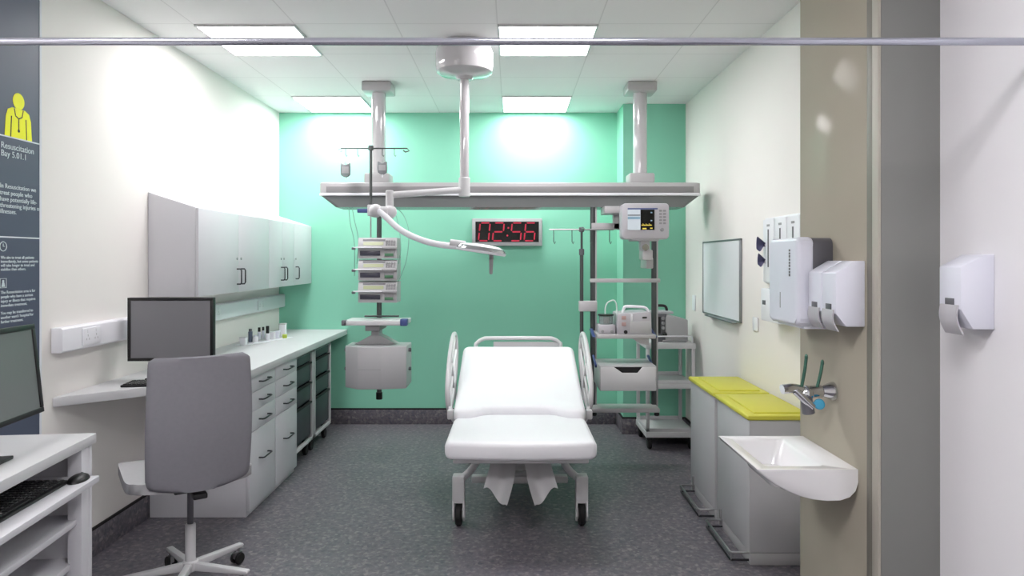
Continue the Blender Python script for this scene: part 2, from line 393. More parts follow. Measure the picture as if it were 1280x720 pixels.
# ------------------------------------------------------------------ digital clock
x0, x1 = AX(590.5, YB), AX(677.5, YB); z0, z1 = AZ(307.5, YB), AZ(273.5, YB); yc = YB - 0.06
t = thing('digital_clock', 'wide digital wall clock with red numerals on the green wall', 'clock', ((x0 + x1) / 2, YB, z0))
ca = MB().box(x0, x1, yc, YB - 0.001, z0, z1, M['grey_enamel'], 0.006)
obj('case', ca, t)
obj('face', MB().box(x0 + .032, x1 - .032, yc - 0.002, yc + 0.01, z0 + .036, z1 - .03, M['clockface']), t)
def seg7(mb, cx, cz, w_, h, pat, y, m, th=0.013, sl=0.10):
    S = {'a': ((-1, 1), (1, 1)), 'b': ((1, 1), (1, 0)), 'c': ((1, 0), (1, -1)), 'd': ((-1, -1), (1, -1)), 'e': ((-1, 0), (-1, -1)), 'f': ((-1, 1), (-1, 0)), 'g': ((-1, 0), (1, 0))}
    for k in pat:
        (ax, az), (bx, bz) = S[k]
        pa = Vector((cx + ax * w_ / 2 + az * h / 2 * sl, cz + az * h / 2)); pb = Vector((cx + bx * w_ / 2 + bz * h / 2 * sl, cz + bz * h / 2))
        d = (pb - pa).normalized(); pa, pb = pa + d * 0.007, pb - d * 0.007; nn = Vector((-d.y, d.x)) * th / 2; e = d * th / 2
        mb.prism([tuple(q) for q in (pa, pa + e + nn, pb - e + nn, pb, pb - e - nn, pa + e - nn)], 'y', y - 0.002, y, m)
mid = (z0 + z1) / 2 + 0.003; W = x1 - x0
for fx, pat in ((0.175, 'abcdef'), (0.375, 'abged'), (0.63, 'afgcd'), (0.825, 'afgecd')):
    dg = MB(); seg7(dg, x0 + fx * W, mid, 0.094, 0.168, pat, yc - 0.002, M['red']); obj('digit', dg, t, label='red seven segment numeral')
for dz in (-0.035, 0.037): obj('colon_dot', MB().cyl((x0 + 0.51 * W + dz * 0.14, yc - 0.002, mid + dz), (x0 + 0.51 * W + dz * 0.14, yc - 0.005, mid + dz), 0.009, M['red'], n=12), t)

# ------------------------------------------------------------------ hospital bed
bx = 0.048
t = thing('hospital_bed', 'white trauma trolley bed with raised backrest in the middle of the room', 'bed', (bx, 4.5, 0))
HW = 0.41
def slab(fn_top, ny, th, hw, y_round=None, notch=None):
    # cross sections along the length: rounded rectangle; fn_top(s) -> (y, z, tangent angle)
    c0 = rrect(-hw, hw, -th, 0, 0.035, 5); sec = []
    for i, p in enumerate(c0):          # extra points across the wide top and bottom
        q_ = c0[(i + 1) % len(c0)]; sec.append(p)
        if abs(q_[0] - p[0]) > 0.3: sec += [(p[0] + (q_[0] - p[0]) * k / 20, p[1]) for k in range(1, 20)]
    n = len(sec); vs, fs = [], []
    steps = [0, 0.012, 0.035, 0.07] + [0.07 + 0.86 * k / ny for k in range(1, ny)] + [0.93, 0.965, 0.988, 1]
    rnd = [0.03, 0.012, 0.003, 0] + [0] * (ny - 1) + [0, 0.003, 0.012, 0.03]
    for s_, q in zip(steps, rnd):
        y, z, a = fn_top(s_)
        for (x, h) in sec:
            cx_ = x * (1 - q / hw); hh = -th / 2 + (h + th / 2) * (1 - 2 * q / th * 0.8)
            yy = y - math.sin(a) * hh; zz = z + math.cos(a) * hh
            if notch: yy += notch(s_, x / hw)
            vs.append((bx + cx_, yy, zz))
    L = len(steps)
    for i in range(L - 1):
        for k in range(n): fs.append((i * n + k, i * n + (k + 1) % n, (i + 1) * n + (k + 1) % n, (i + 1) * n + k))
    for i in range(n // 2 - 1):         # end faces as quad strips between top and bottom
        fs.append((n - 1 - i, n - 2 - i, i + 1, i)); o_ = (L - 1) * n; fs.append((o_ + i, o_ + i + 1, o_ + n - 2 - i, o_ + n - 1 - i))
    return vs, fs
def foot(s_): return (3.67 + s_ * 0.60, 0.592 - 0.006 * s_, 0)
def footnotch(s_, u): return (0.10 * (lambda k: k * k * (3 - 2 * k))(max(0, min(1, (0.80 - abs(u)) / 0.32))) * max(0, (s_ - 0.2) / 0.8)) - 0.03 * (1 - u * u) * max(0, 1 - s_ * 2)
v, f = slab(foot, 10, 0.10, HW, notch=footnotch)
obj('foot_cushion', MB().raw(v, f, M['matt']), t, ang=60)
def backp(s_):       # starts level at the hinge, then rises
    L = 0.98; q = s_ * L; bend = 0.22; A = R(18.5)
    if q < bend:
        a = A * q / bend; rr = bend / A; return (4.262 + rr * math.sin(a), 0.642 + rr * (1 - math.cos(a)), a)
    rr = bend / A; y = 4.262 + rr * math.sin(A); z = 0.642 + rr * (1 - math.cos(A)); return (y + (q - bend) * math.cos(A), z + (q - bend) * math.sin(A), A)
def backnotch(s_, u): return 0.105 * (lambda k: k * k * (3 - 2 * k))(max(0, min(1, (0.80 - abs(u)) / 0.32))) * max(0, 1 - s_ * 2.2) ** 1.5
v, f = slab(backp, 16, 0.10, HW + 0.005, notch=backnotch)
obj('back_cushion', MB().raw(v, f, M['matt']), t, ang=60)
fr = MB().box(bx - .37, bx + .37, 3.74, 4.35, 0.455, 0.487, M['enamel'], 0.006)
fr.box(bx - .35, bx + .35, 4.35, 5.05, 0.44, 0.47, M['enamel'], 0.006)
obj('platform', fr, t)
by2, bz2, ba = backp(1.0)
for sg in (-1, 1): obj('backrest_support', MB().tube([(bx + sg * .3, 4.5, 0.46), (bx + sg * .3, by2 - .05, bz2 - .13)], 0.016, M['enamel']), t)
hb = MB().tube([(bx - .325, by2 + .07, 0.55), (bx - .325, by2 + .07, 0.88), (bx - .315, by2 + .07, 0.925), (bx - .27, by2 + .07, 0.955), (bx - .2, by2 + .07, 0.962), (bx + .2, by2 + .07, 0.962), (bx + .27, by2 + .07, 0.955), (bx + .315, by2 + .07, 0.925), (bx + .325, by2 + .07, 0.88), (bx + .325, by2 + .07, 0.55)], 0.015, M['enamel'], 12, smooth=4)
h = obj('head_rail', hb, t)
obj('push_panel', MB().box(bx - .19, bx + .31, by2 + .062, by2 + .078, 0.66, 0.935, M['grey_enamel'], 0.005), h)
for sg in (-1, 1):
    X_ = bx + sg * (HW + 0.035)
    def rp(u, w_):    # long oval lying along the bed and rising with the backrest
        A_ = R(27); cy_, cz_ = 4.80, 0.795
        return (X_ + sg * (0.02 + 0.05 * (w_ * 0.5)), cy_ + u * math.cos(A_) - w_ * math.sin(A_), cz_ + u * math.sin(A_) + w_ * math.cos(A_))
    ring = [rp(p[0], p[1]) for p in oval(0, 0, 0.36, 0.165, 32, 2.3)]
    r = obj('side_rail', MB().tube(ring, 0.016, M['enamel'], 10, closed=True), t)
    pan = MB()
    for k in (-1, 1):
        pan.tube([rp(-0.32, k * 0.055), rp(0.32, k * 0.055)], 0.009, M['enamel'], 8)
    pan.tube([rp(0, -0.165), rp(0, 0.165)], 0.009, M['enamel'], 8)
    obj('rail_infill', pan, r)
    hk = MB().tube([rp(-0.31, -0.08), (X_ + sg * 0.0, 4.45, 0.60), (X_ - sg * 0.02, 4.44, 0.53), (X_ - sg * 0.09, 4.45, 0.465)], 0.014, M['enamel'], 10, smooth=4)
    hk.box(X_ - .018, X_ + .022, 4.40, 4.46, 0.54, 0.60, M['enamel'], 0.008); obj('rail_bracket', hk, r); hk = MB()
    hk.tube([rp(0.1, -0.185), (X_ + sg * 0.0, 4.85, 0.60), (X_ - sg * 0.09, 4.86, 0.465)], 0.014, M['enamel'], 10, smooth=4)
    obj('rail_bracket', hk, r)
# chassis
ch = MB().box(bx - .16, bx + .16, 4.30, 5.25, 0.16, 0.20, M['grey_enamel'], 0.01)
for y in (4.5, 5.05): ch.cyl((bx, y, 0.19), (bx, y, 0.445), 0.055, M['grey_enamel'])
for y in (4.32, 5.24): ch.box(bx - .30, bx + .30, y - .03, y + .03, 0.17, 0.21, M['grey_enamel'], 0.006)
obj('chassis', ch, t)
for y in (4.06, 5.28):
    for sg in (-1, 1):
        X_ = bx + sg * 0.362; din = 0.26 if y < 4.5 else -0.10
        lg = MB()
        lg.tube([(X_ - sg * 0.145, y + din, 0.455), (X_ - sg * 0.14, y + din * .8, 0.40), (X_ - sg * 0.075, y + din * .3, 0.31), (X_ - sg * .015, y, 0.27)], 0.022, M['enamel'], 12, smooth=4)
        lg.box(X_ - .036, X_ + .036, y - .04, y + .04, 0.15, 0.295, M['enamel'], 0.008)
        leg = obj('leg', lg, t)
        c = MB()
        for s2 in (-1, 1): c.prism([(y - .035, 0.155), (y + .035, 0.155), (y + .05, 0.08), (y + .03, 0.03), (y - .01, 0.025), (y - .035, 0.06)], 'x', X_ + s2 * .03 - .006, X_ + s2 * .03 + .006, M['enamel'], 0.002)
        c.box(X_ - .036, X_ + .036, y - .03, y + .03, 0.135, 0.158, M['enamel'], 0.004)
        ca_ = obj('caster_fork', c, leg)
        obj('wheel', MB().cyl((X_ - .019, y, 0.067), (X_ + .019, y, 0.067), 0.0665, M['rubber'], n=28, bev=0.008).cyl((X_ - .022, y, 0.067), (X_ + .022, y, 0.067), 0.03, M['mgrey']), leg)
for sg in (-1, 1):
    def leaf(u, v_, sg=sg):
        top_in, top_out = Vector((0.02, 3.92, 0.47)), Vector((0.15, 3.96, 0.47))
        bot_in, bot_out = Vector((0.075, 3.72, 0.235)), Vector((0.205, 3.78, 0.30))
        a = top_in.lerp(top_out, u); b = bot_in.lerp(bot_out, u)
        p = a.lerp(b, v_)
        p.z += 0.022 * math.sin(math.pi * 2 * (u - 0.05)) * v_ * -1.0 if u > 0 else 0
        p.x += -0.012 * math.sin(math.pi * v_) * (1 - u)
        p.y += 0.035 * math.sin(math.pi * u)
        p.x = bx + sg * p.x
        return (p, (0, -1, 0.2))
    obj('leg_support', MB().sheet(leaf, 14, 12, 0.008, M['grey_enamel']), t, label='curved leaf shaped plate hanging under the foot end')

# ------------------------------------------------------------------ left wall: worktop, drawers, tray trolleys, wall cabinets
ZW = 0.901; FX = -1.61
wt = MB().prism([(WL + .002, 3.31), (-1.565, 3.885), (-1.565, YB - .003), (WL + .002, YB - .003)], 'z', ZW - 0.048, ZW, M['top'], 0.003)
tag(obj('worktop', wt), 'long pale grey worktop along the left wall with a cut off corner', 'worktop')
def bow(mb, p, along, out, L, m, r=0.005, d=0.032):     # bow handle centred at p
    p, along, out = Vector(p), Vector(along), Vector(out)
    mb.tube([p - along * L / 2, p - along * L / 2 + out * d * .8, p - along * (L / 2 - .012) + out * d, p + along * (L / 2 - .012) + out * d, p + along * L / 2 + out * d * .8, p + along * L / 2], r, m, 8)
def drawer_unit(y0, y1, label):
    t = thing('drawer_unit', label, 'drawer cabinet', ((WL + FX) / 2, (y0 + y1) / 2, 0), 0, 'drawer cabinets under the worktop')
    z1 = ZW - 0.05
    obj('carcass', MB().box(WL + .016, FX - .002, y0, y1, 0.0, z1, M['white'], 0.002), t)
    zz = [z1 - .002, 0.745, 0.628, 0.505, 0.035]; hz = [0.80, 0.687, 0.563, 0.32]
    for k in range(4):
        dr = obj('drawer', MB().box(FX - .001, FX + .019, y0 + .003, y1 - .003, zz[k + 1] + .003, zz[k], M['white'], 0.002), t)
        hm = MB(); bow(hm, (FX + .019, (y0 + y1) / 2, hz[k]), (0, 1, 0), (1, 0, 0), 0.15, M['handle'])
        obj('handle', hm, dr, label='dark metal bow handle')
drawer_unit(4.172, 4.632, 'white four drawer cabinet under the worktop, its side panel behind the grey chair')
drawer_unit(4.634, 5.09, 'white four drawer cabinet under the worktop, beside the dark tray trolleys')
def tray_trolley(y0, y1, label):
    x0, x1 = WL + .06, FX + .005
    t = thing('tray_trolley', label, 'tray trolley', ((x0 + x1) / 2, (y0 + y1) / 2, 0), 0, 'tray trolleys under the worktop')
    fr = MB(); p = 0.026
    for x in (x0, x1 - p):
        for y in (y0, y1 - p): fr.box(x, x + p, y, y + p, 0.115, 0.845, M['enamel'], 0.003)
    for z in (0.115, 0.819):
        fr.box(x0, x1, y0, y0 + p, z, z + p, M['enamel'], 0.003); fr.box(x0, x1, y1 - p, y1, z, z + p, M['enamel'], 0.003)
        fr.box(x1 - p, x1, y0, y1, z if z < .5 else z, z + p, M['enamel'], 0.003); fr.box(x0, x0 + p, y0, y1, z, z + p, M['enamel'], 0.003)
    obj('frame', fr, t)
    zs = [(0.755, 0.835), (0.600, 0.745), (0.445, 0.585), (0.165, 0.43)]
    for a, b in zs:
        yy0, yy1 = y0 + p + .012, y1 - p - .012; mb = MB()
        xo = x1 - .012
        A = [(x0 + .03, yy0), (xo, yy0), (xo, yy1), (x0 + .03, yy1)]; th = 0.006
        mb.box(x0 + .03, xo, yy0, yy1, a, a + th, M['tray']); mb.box(xo - th, xo, yy0, yy1, a, b, M['tray'], 0.002); mb.box(x0 + .03, x0 + .03 + th, yy0, yy1, a, b, M['tray'])
        mb.box(x0 + .03, xo, yy0, yy0 + th, a, b, M['tray']); mb.box(x0 + .03, xo, yy1 - th, yy1, a, b, M['tray'])
        mb.box(xo - .002, xo + .012, yy0 - .008, yy1 + .008, b - .014, b, M['rubber'], 0.003)
        obj('tray', mb, t, label='dark grey tray')
    for x in (x0 + .05, x1 - .05):
        for y in (y0 + .05, y1 - .05):
            c = MB().cyl((x - .014, y, 0.042), (x + .014, y, 0.042), 0.0415, M['rubber'], n=20, bev=0.005).box(x - .022, x + .022, y - .02, y + .02, 0.075, 0.117, M['black'], 0.006)
            obj('caster', c, t)
tray_trolley(5.10, 5.56, 'white framed trolley of dark trays, directly beside the drawers')
tray_trolley(5.60, 6.10, 'white framed trolley of dark trays, nearest the green wall')
# wall cabinets with a sloping top
CFX = -1.905; CZ0, CZF, CZB = 1.339, 1.878, 1.975
def wall_cabinet(y0, y1, splits, handles, label):
    t = thing('wall_cabinet', label, 'wall cabinet', (WL, (y0 + y1) / 2, CZ0), 0, 'sloping top wall cabinets')
    obj('carcass', MB().prism([(WL + .002, CZ0), (CFX - .02, CZ0), (CFX - .02, CZF + .006), (WL + .002, CZB)], 'y', y0, y1, M['white'], 0.002), t)
    ed = [y0] + splits + [y1]
    for k in range(len(ed) - 1):
        d = obj('door', MB().box(CFX - .019, CFX, ed[k] + .0015, ed[k + 1] - .0015, CZ0, CZF, M['white'], 0.002), t)
        hm = MB(); bow(hm, (CFX, handles[k], 1.447), (0, 0, 1), (1, 0, 0), 0.105, M['handle'])
        obj('handle', hm, d, label='dark metal bow handle')
        obj('lock', MB().cyl((CFX - .001, handles[k], 1.57), (CFX + .005, handles[k], 1.57), 0.009, M['steel'], n=14), d)
wall_cabinet(4.18, 5.398, [4.80], [4.765, 4.835], 'white sloping top wall cabinet, widest of the row, above the computer screen')
wall_cabinet(5.40, 6.018, [5.71], [5.675, 5.745], 'white sloping top double door wall cabinet in the middle of the row')
wall_cabinet(6.02, YB - .004, [], [6.06], 'white sloping top single door wall cabinet against the green wall')
# service trunking
t = thing('wall_trunking', 'white socket trunking box along the left wall above the worktop', 'trunking', (WL, 4.9, 1.115))
obj('channel', MB().prism([(WL + .002, 1.115), (WL + .05, 1.115), (WL + .058, 1.123), (WL + .058, 1.228), (WL + .05, 1.236), (WL + .002, 1.236)], 'y', 3.30, YB - .004, M['plastic'], 0.002), t)
for y in (3.52, 3.92, 5.0, 5.9):
    s_ = obj('socket_plate', MB().box(WL + .057, WL + .066, y - .073, y + .073, 1.132, 1.219, M['plastic'], 0.003), t)
    for dy in (-.035, .035):
        q = MB().box(WL + .065, WL + .068, y + dy - .006, y + dy + .006, 1.195, 1.21, M['plastic'], 0.001)
        for a, b in ((0, .018), (-.011, 0), (.011, 0)): q.box(WL + .0655, WL + .0665, y + dy + a - .002, y + dy + a + .002, 1.158 + b, 1.168 + b, M['grey_enamel'])
        obj('socket_outlet', q, s_)

# ------------------------------------------------------------------ things on the worktop
def monitor_parts(t, w_, h_, z0, scr, tilt=0.0, fy=0.0):   # local frame: screen faces -Y
    X = Matrix.Translation((0, 0, z0)) @ Matrix.Rotation(tilt, 4, 'X')
    b = MB(); e = 0.017
    b.box(-w_ / 2, w_ / 2, -0.004, 0.03, 0, h_, M['black'], 0.004, X=X)
    b.box(-w_ * .3, w_ * .3, 0.028, 0.055, h_ * .2, h_ * .8, M['black'], 0.01, X=X)
    for a in ((-w_ / 2, w_ / 2, 0, e), (-w_ / 2, w_ / 2, h_ - e, h_), (-w_ / 2, -w_ / 2 + e, e, h_ - e), (w_ / 2 - e, w_ / 2, e, h_ - e)):
        b.box(a[0], a[1], -0.010, -0.002, a[2], a[3], M['black'], 0.002, X=X)
    obj('housing', b, t, local=True)
    obj('screen', MB().box(-w_ / 2 + e, w_ / 2 - e, -0.006, -0.003, e, h_ - e, scr, X=X), t, local=True, label='blank grey screen')
    s_ = MB().box(-.035, .035, 0.03, 0.06, 0.01, z0 + h_ * .5, M['black'], 0.006)
    s_.prism([(-.12, fy - .085), (.12, fy - .085), (.09, fy + .11), (-.09, fy + .11)], 'z', 0.0, 0.012, M['black'], 0.003)
    obj('stand', s_, t, local=True)
mx, _ = at(210.5, 400, 3.80)
t = thing('computer_monitor', 'black framed computer monitor with blank grey screen standing on the left worktop', 'monitor', (mx, 3.83, ZW), R(3))
monitor_parts(t, 0.465, 0.352, AZ(452, 3.80) - ZW, M['screen'], 0.0, 0.035)
def keyboard(t, L, D, th=0.016):       # local frame: long side along X
    obj('keyboard_body', MB().prism(rrect(-L / 2, L / 2, -D / 2, D / 2, 0.012), 'z', 0.0, th * .7, M['black'], 0.003), t, local=True)
    k = MB(); nx, ny = 18, 6; px, py = (L - .02) / nx, (D - .02) / ny
    for j in range(ny):
        for i in range(nx):
            if j == 0 and 4 < i < 10: continue
            x, y = -L / 2 + .01 + px * (i + .5), -D / 2 + .01 + py * (j + .5)
            k.box(x - px * .43, x + px * .43, y - py * .43, y + py * .43, th * .65, th, M['key'], 0.0015, 1)
            if random.random() < 0.55: k.box(x - px * .25, x - px * .02, y - .001, y + py * .22, th - .0002, th + .0004, M['legend'])
    x, y = 0 - L / 2 + .01 + px * 7.5, -D / 2 + .01 + py * .5
    k.box(x - px * 2.4, x + px * 2.4, y - py * .43, y + py * .43, th * .65, th, M['key'], 0.0015, 1)
    o = obj('keys', k, t, local=True); o['kind'] = 'stuff'
kx, _ = at(186, 478, 3.66)
t = thing('keyboard', 'black computer keyboard in front of the monitor on the left worktop', 'keyboard', (kx + .095, 3.67, ZW), R(8))
keyboard(t, 0.42, 0.15)
# small supplies
def pot(x, y, r, h, m, label, cap=None, caph=0.0, name='specimen_pot', g='small supplies on the worktop'):
    t = thing(name, label, 'container', (x, y, ZW), 0, g)
    obj('body', MB().cyl((x, y, ZW), (x, y, ZW + h), r * .9, m, r, 18, 0.003), t)
    if cap: obj('cap', MB().cyl((x, y, ZW + h - .001), (x, y, ZW + h + caph), r * .75, cap, n=16, bev=0.002), t)
def carton(x, y, wx, wy, h, m, label, lidm=None, lh=0.0, name='carton'):
    t = thing(name, label, 'carton', (x, y, ZW), 0, 'small supplies on the worktop')
    obj('body', MB().box(x - wx / 2, x + wx / 2, y - wy / 2, y + wy / 2, ZW, ZW + h, m, 0.003), t)
    if lidm: obj('lid', MB().box(x - wx / 2 - .002, x + wx / 2 + .002, y - wy / 2 - .002, y + wy / 2 + .002, ZW + h, ZW + h + lh, lidm, 0.002), t)
tag(obj('supply_tray', MB().prism([(-2.14, 5.29), (-2.07, 5.262), (-1.85, 5.83), (-1.92, 5.858)], 'z', ZW, ZW + 0.006, M['plastic'], 0.002)), 'thin clear tray under the small bottles on the worktop', 'tray')
ZW0 = ZW; ZW = ZW + 0.006
def sup(px, py): d = (EYE - ZW) * F / (py - 324.0); return AX(px, d), d
x, y = sup(304.5, 430.5); carton(x, y, .045, .05, .05, M['plastic'], 'small white box nearest the chair in the row of supplies', M['enamel'], .008)
x, y = sup(313, 427.5); pot(x, y, .017, .085, M['bottle'], 'slim blue grey bottle second along the row of supplies', M['dgrey'], .02, 'bottle')
x, y = sup(319.5, 427.5); pot(x, y, .022, .045, M['plastic'], 'low white pot between the blue grey bottle and the black capped vials', M['bluewhite'], .008)
x, y = sup(324, 424.5); pot(x, y, .014, .065, M['bluewhite'], 'white vial with black cap, left one of a pair on the worktop', M['black'], .035, 'vial')
x, y = sup(329, 423.3); pot(x, y, .012, .068, M['bluewhite'], 'slim white vial with black cap, right one of a pair on the worktop', M['black'], .03, 'vial')
x, y = sup(334.5, 425); pot(x, y, .017, .055, M['plastic'], 'white bottle with tall black cap in the middle of the supplies', M['black'], .06, 'bottle')
x, y = sup(340.5, 423.5); carton(x, y, .04, .045, .058, M['plastic'], 'white carton just right of the tall black capped bottle')
x, y = sup(347, 422.5); carton(x, y, .035, .04, .06, M['bluewhite'], 'white carton in front of the tall white box')
x, y = sup(353.5, 420.5); carton(x, y, .05, .05, .10, M['plastic'], 'tallest white box at the far end of the supplies', M['enamel'], .012)
x, y = sup(356.5, 422.5); pot(x, y - .01, .02, .032, M['lime'], 'lime green pot at the far end of the supplies')
ZW = ZW0

# ------------------------------------------------------------------ near computer desk, left foreground
DX, DY, DTH, DZ = -1.56, 2.584, R(6), 0.915
t = thing('computer_desk', 'tall white computer desk with open shelves in the left foreground', 'desk', (DX, DY, 0), DTH)
DEP = 0.575; LEN = 1.75
obj('desk_top', MB().box(-DEP, 0, -LEN, 0, DZ - 0.036, DZ, M['top'], 0.003), t, local=True)
obj('end_panel', MB().box(-DEP + .01, -0.012, -0.032, -0.008, 0, DZ - 0.036, M['white'], 0.002), t, local=True)
obj('end_panel', MB().box(-DEP + .01, -0.012, -LEN + .008, -LEN + .032, 0, DZ - 0.036, M['white'], 0.002), t, local=True)
obj('leg', MB().box(-0.06, -0.012, -0.085, -0.032, 0, DZ - 0.036, M['white'], 0.002), t, local=True)
obj('leg', MB().box(-0.06, -0.012, -LEN + .032, -LEN + .085, 0, DZ - 0.036, M['white'], 0.002), t, local=True)
obj('back_panel', MB().box(-DEP + .01, -DEP + .028, -LEN + .032, -0.032, 0.05, DZ - 0.036, M['white'], 0.002), t, local=True)
KZ = 0.777
obj('keyboard_shelf', MB().box(-0.36, 0.045, -LEN + .1, -0.075, KZ - 0.022, KZ, M['white'], 0.002), t, local=True)
obj('shelf', MB().box(-DEP + .028, -0.03, -LEN + .032, -0.032, 0.600, 0.622, M['white'], 0.002), t, local=True)
obj('shelf', MB().box(-DEP + .028, -0.05, -LEN + .032, -0.032, 0.440, 0.462, M['white'], 0.002), t, local=True)
obj('shelf', MB().box(-DEP + .028, -0.05, -LEN + .032, -0.032, 0.2, 0.222, M['white'], 0.002), t, local=True)
t = thing('computer_monitor', 'tilted black framed computer monitor on the desk in the left foreground', 'monitor', (-1.60, 2.13, DZ), R(90 + 6))
monitor_parts(t, 0.50, 0.305, 0.125, M['screen2'], R(-6), 0.10)
kx, ky = AX(95, 2.43) - .085, 2.20
t = thing('keyboard', 'black computer keyboard on the pull out shelf of the near desk', 'keyboard', (kx, ky, KZ), R(90 + 5))
keyboard(t, 0.45, 0.165)
mxx, myy = AX(98, 2.46), 2.46
t = thing('computer_mouse', 'black computer mouse beside the keyboard on the near desk shelf', 'mouse', (mxx, myy, KZ), R(100))
ms = MB()
bm = bmesh.new(); bmesh.ops.create_uvsphere(bm, u_segments=20, v_segments=12, radius=1)
for v_ in bm.verts: v_.co = (v_.co.x * .055, v_.co.y * .032, max(0, v_.co.z) * .021 + 0.002 * (v_.co.z < 0))
ms._bm(bm, M['black']); obj('shell', ms, t, local=True)
obj('wheel', MB().cyl((.03, -.003, .015), (.03, .003, .015), 0.005, M['dgrey'], n=12), t, local=True)

# ------------------------------------------------------------------ poster on the left wall
PY1, PY0 = 3.213, 2.25; PXf = WL + 0.006
t = thing('wall_poster', 'tall slate blue information poster with yellow figure on the left wall', 'poster', (WL, (PY0 + PY1) / 2, 0.2))
obj('sheet', MB().box(WL + .001, PXf, PY0, PY1, 0.2, CEIL - .01, M['poster']), t)
obj('edge_strip', MB().box(WL + .001, PXf + .002, PY1, PY1 + .012, 0.2, CEIL - .01, M['paleline']), t, label='white edge strip')
def wy(px): return -WL * F / (640.0 - px)
TX = Matrix(((0, 0, 1, 0), (1, 0, 0, 0), (0, 1, 0, 0), (0, 0, 0, 1)))    # text plane facing the room
def on_poster(y, z): return Matrix.Translation((PXf + .0008, y, z)) @ TX
def wz(px, py): return AZ(py, wy(px))
l1 = wz(24, 174.5); l2 = wz(24, 297)
obj('rule', MB().box(PXf, PXf + .001, PY0, PY1, l1 - .003, l1 + .003, M['paleline']), t)
obj('rule', MB().box(PXf, PXf + .001, PY0, PY1, l2 - .003, l2 + .003, M['paleline']), t)
fy = wy(21.5); hz_ = wz(21.5, 127)
fig = MB().prism(oval(fy, hz_, .036, .037), 'x', PXf, PXf + .001, M['yellow'])
bodyp = [(fy - .085, l1 + .003), (fy - .078, l1 + .09), (fy - .066, l1 + .122), (fy - .04, l1 + .134), (fy + .04, l1 + .134), (fy + .066, l1 + .122), (fy + .078, l1 + .09), (fy + .085, l1 + .003)]
fig.prism(bodyp, 'x', PXf, PXf + .001, M['yellow'])
obj('figure', fig, t, label='yellow half length figure with stethoscope')
ln = MB()
def stroke(p, q, wd=.005):
    p, q = Vector(p), Vector(q); d = (q - p).normalized(); nn = Vector((-d.y, d.x)) * wd / 2
    ln.prism([tuple(k) for k in (p + nn, q + nn, q - nn, p - nn)], 'x', PXf + .0011, PXf + .0018, M['ink'])
for sg in (-1, 1):
    stroke((fy + sg * .05, l1 + .003), (fy + sg * .045, l1 + .095)); stroke((fy + sg * .028, l1 + .132), (fy + sg * .02, l1 + .10)); stroke((fy + sg * .02, l1 + .10), (fy, l1 + .09))
stroke((fy, l1 + .09), (fy, l1 + .04)); ln.prism(oval(fy, l1 + .036, .007, .007, 12), 'x', PXf + .0011, PXf + .0018, M['ink'])
obj('stethoscope', ln, t)
def words(txts, px, pys, size, m, bold=False, name='lettering'):
    mb = MB()
    for s_, py in zip(txts, pys): mb.text(s_, size, on_poster(wy(px), wz(px, py)), m)
    obj(name, mb, t)
words(['Resuscitation', 'Bay 5.01.1'], -1, [184, 194], 0.0385, M['letter'], name='heading')
words(['In Resuscitation we', 'treat people who', 'have potentially life-', 'threatening injuries or', 'illnesses.'], -2, [234, 242.5, 250.5, 258.5, 266], 0.0285, M['letter'])
words(['We aim to treat all patients', 'immediately, but some patients', 'will take longer to treat and', 'stabilise than others.'], -1, [323.5, 328.5, 333.5, 338.5], 0.0185, M['letter'])
words(['The Resuscitation area is for', 'people who have a serious', 'injury or illness that requires', 'immediate treatment.'], -1, [367.5, 373, 378.5, 384], 0.0185, M['letter'])
words(['You may be transferred to', 'another ward / hospital for', 'further treatment.'], -1, [393.5, 399, 404.5], 0.0185, M['letter'])
ic = MB(); cy_, cz_ = wy(2), wz(2, 308)
rg = oval(cy_, cz_, .02, .02, 24); ic.tube([(PXf + .001, p[0], p[1]) for p in rg], .0018, M['letter'], 6, closed=True)
ic.box(PXf, PXf + .002, cy_ - .001, cy_ + .001, cz_, cz_ + .012, M['letter']).box(PXf, PXf + .002, cy_, cy_ + .009, cz_ - .001, cz_ + .001, M['letter'])
obj('clock_icon', ic, t)
ic = MB(); cy_, cz_ = wy(2), wz(2, 354)
ic.tube([(PXf + .001, cy_ + a * .018, cz_ + b * .02) for a, b in ((-1, -1), (1, -1), (1, 1), (-1, 1))], .0016, M['letter'], 6, closed=True)
ic.prism(oval(cy_, cz_ + .009, .005, .005, 12), 'x', PXf, PXf + .002, M['letter']).prism([(cy_ - .01, cz_ - .016), (cy_ + .01, cz_ - .016), (cy_ + .005, cz_ + .004), (cy_ - .005, cz_ + .004)], 'x', PXf, PXf + .002, M['letter'])
obj('person_icon', ic, t)

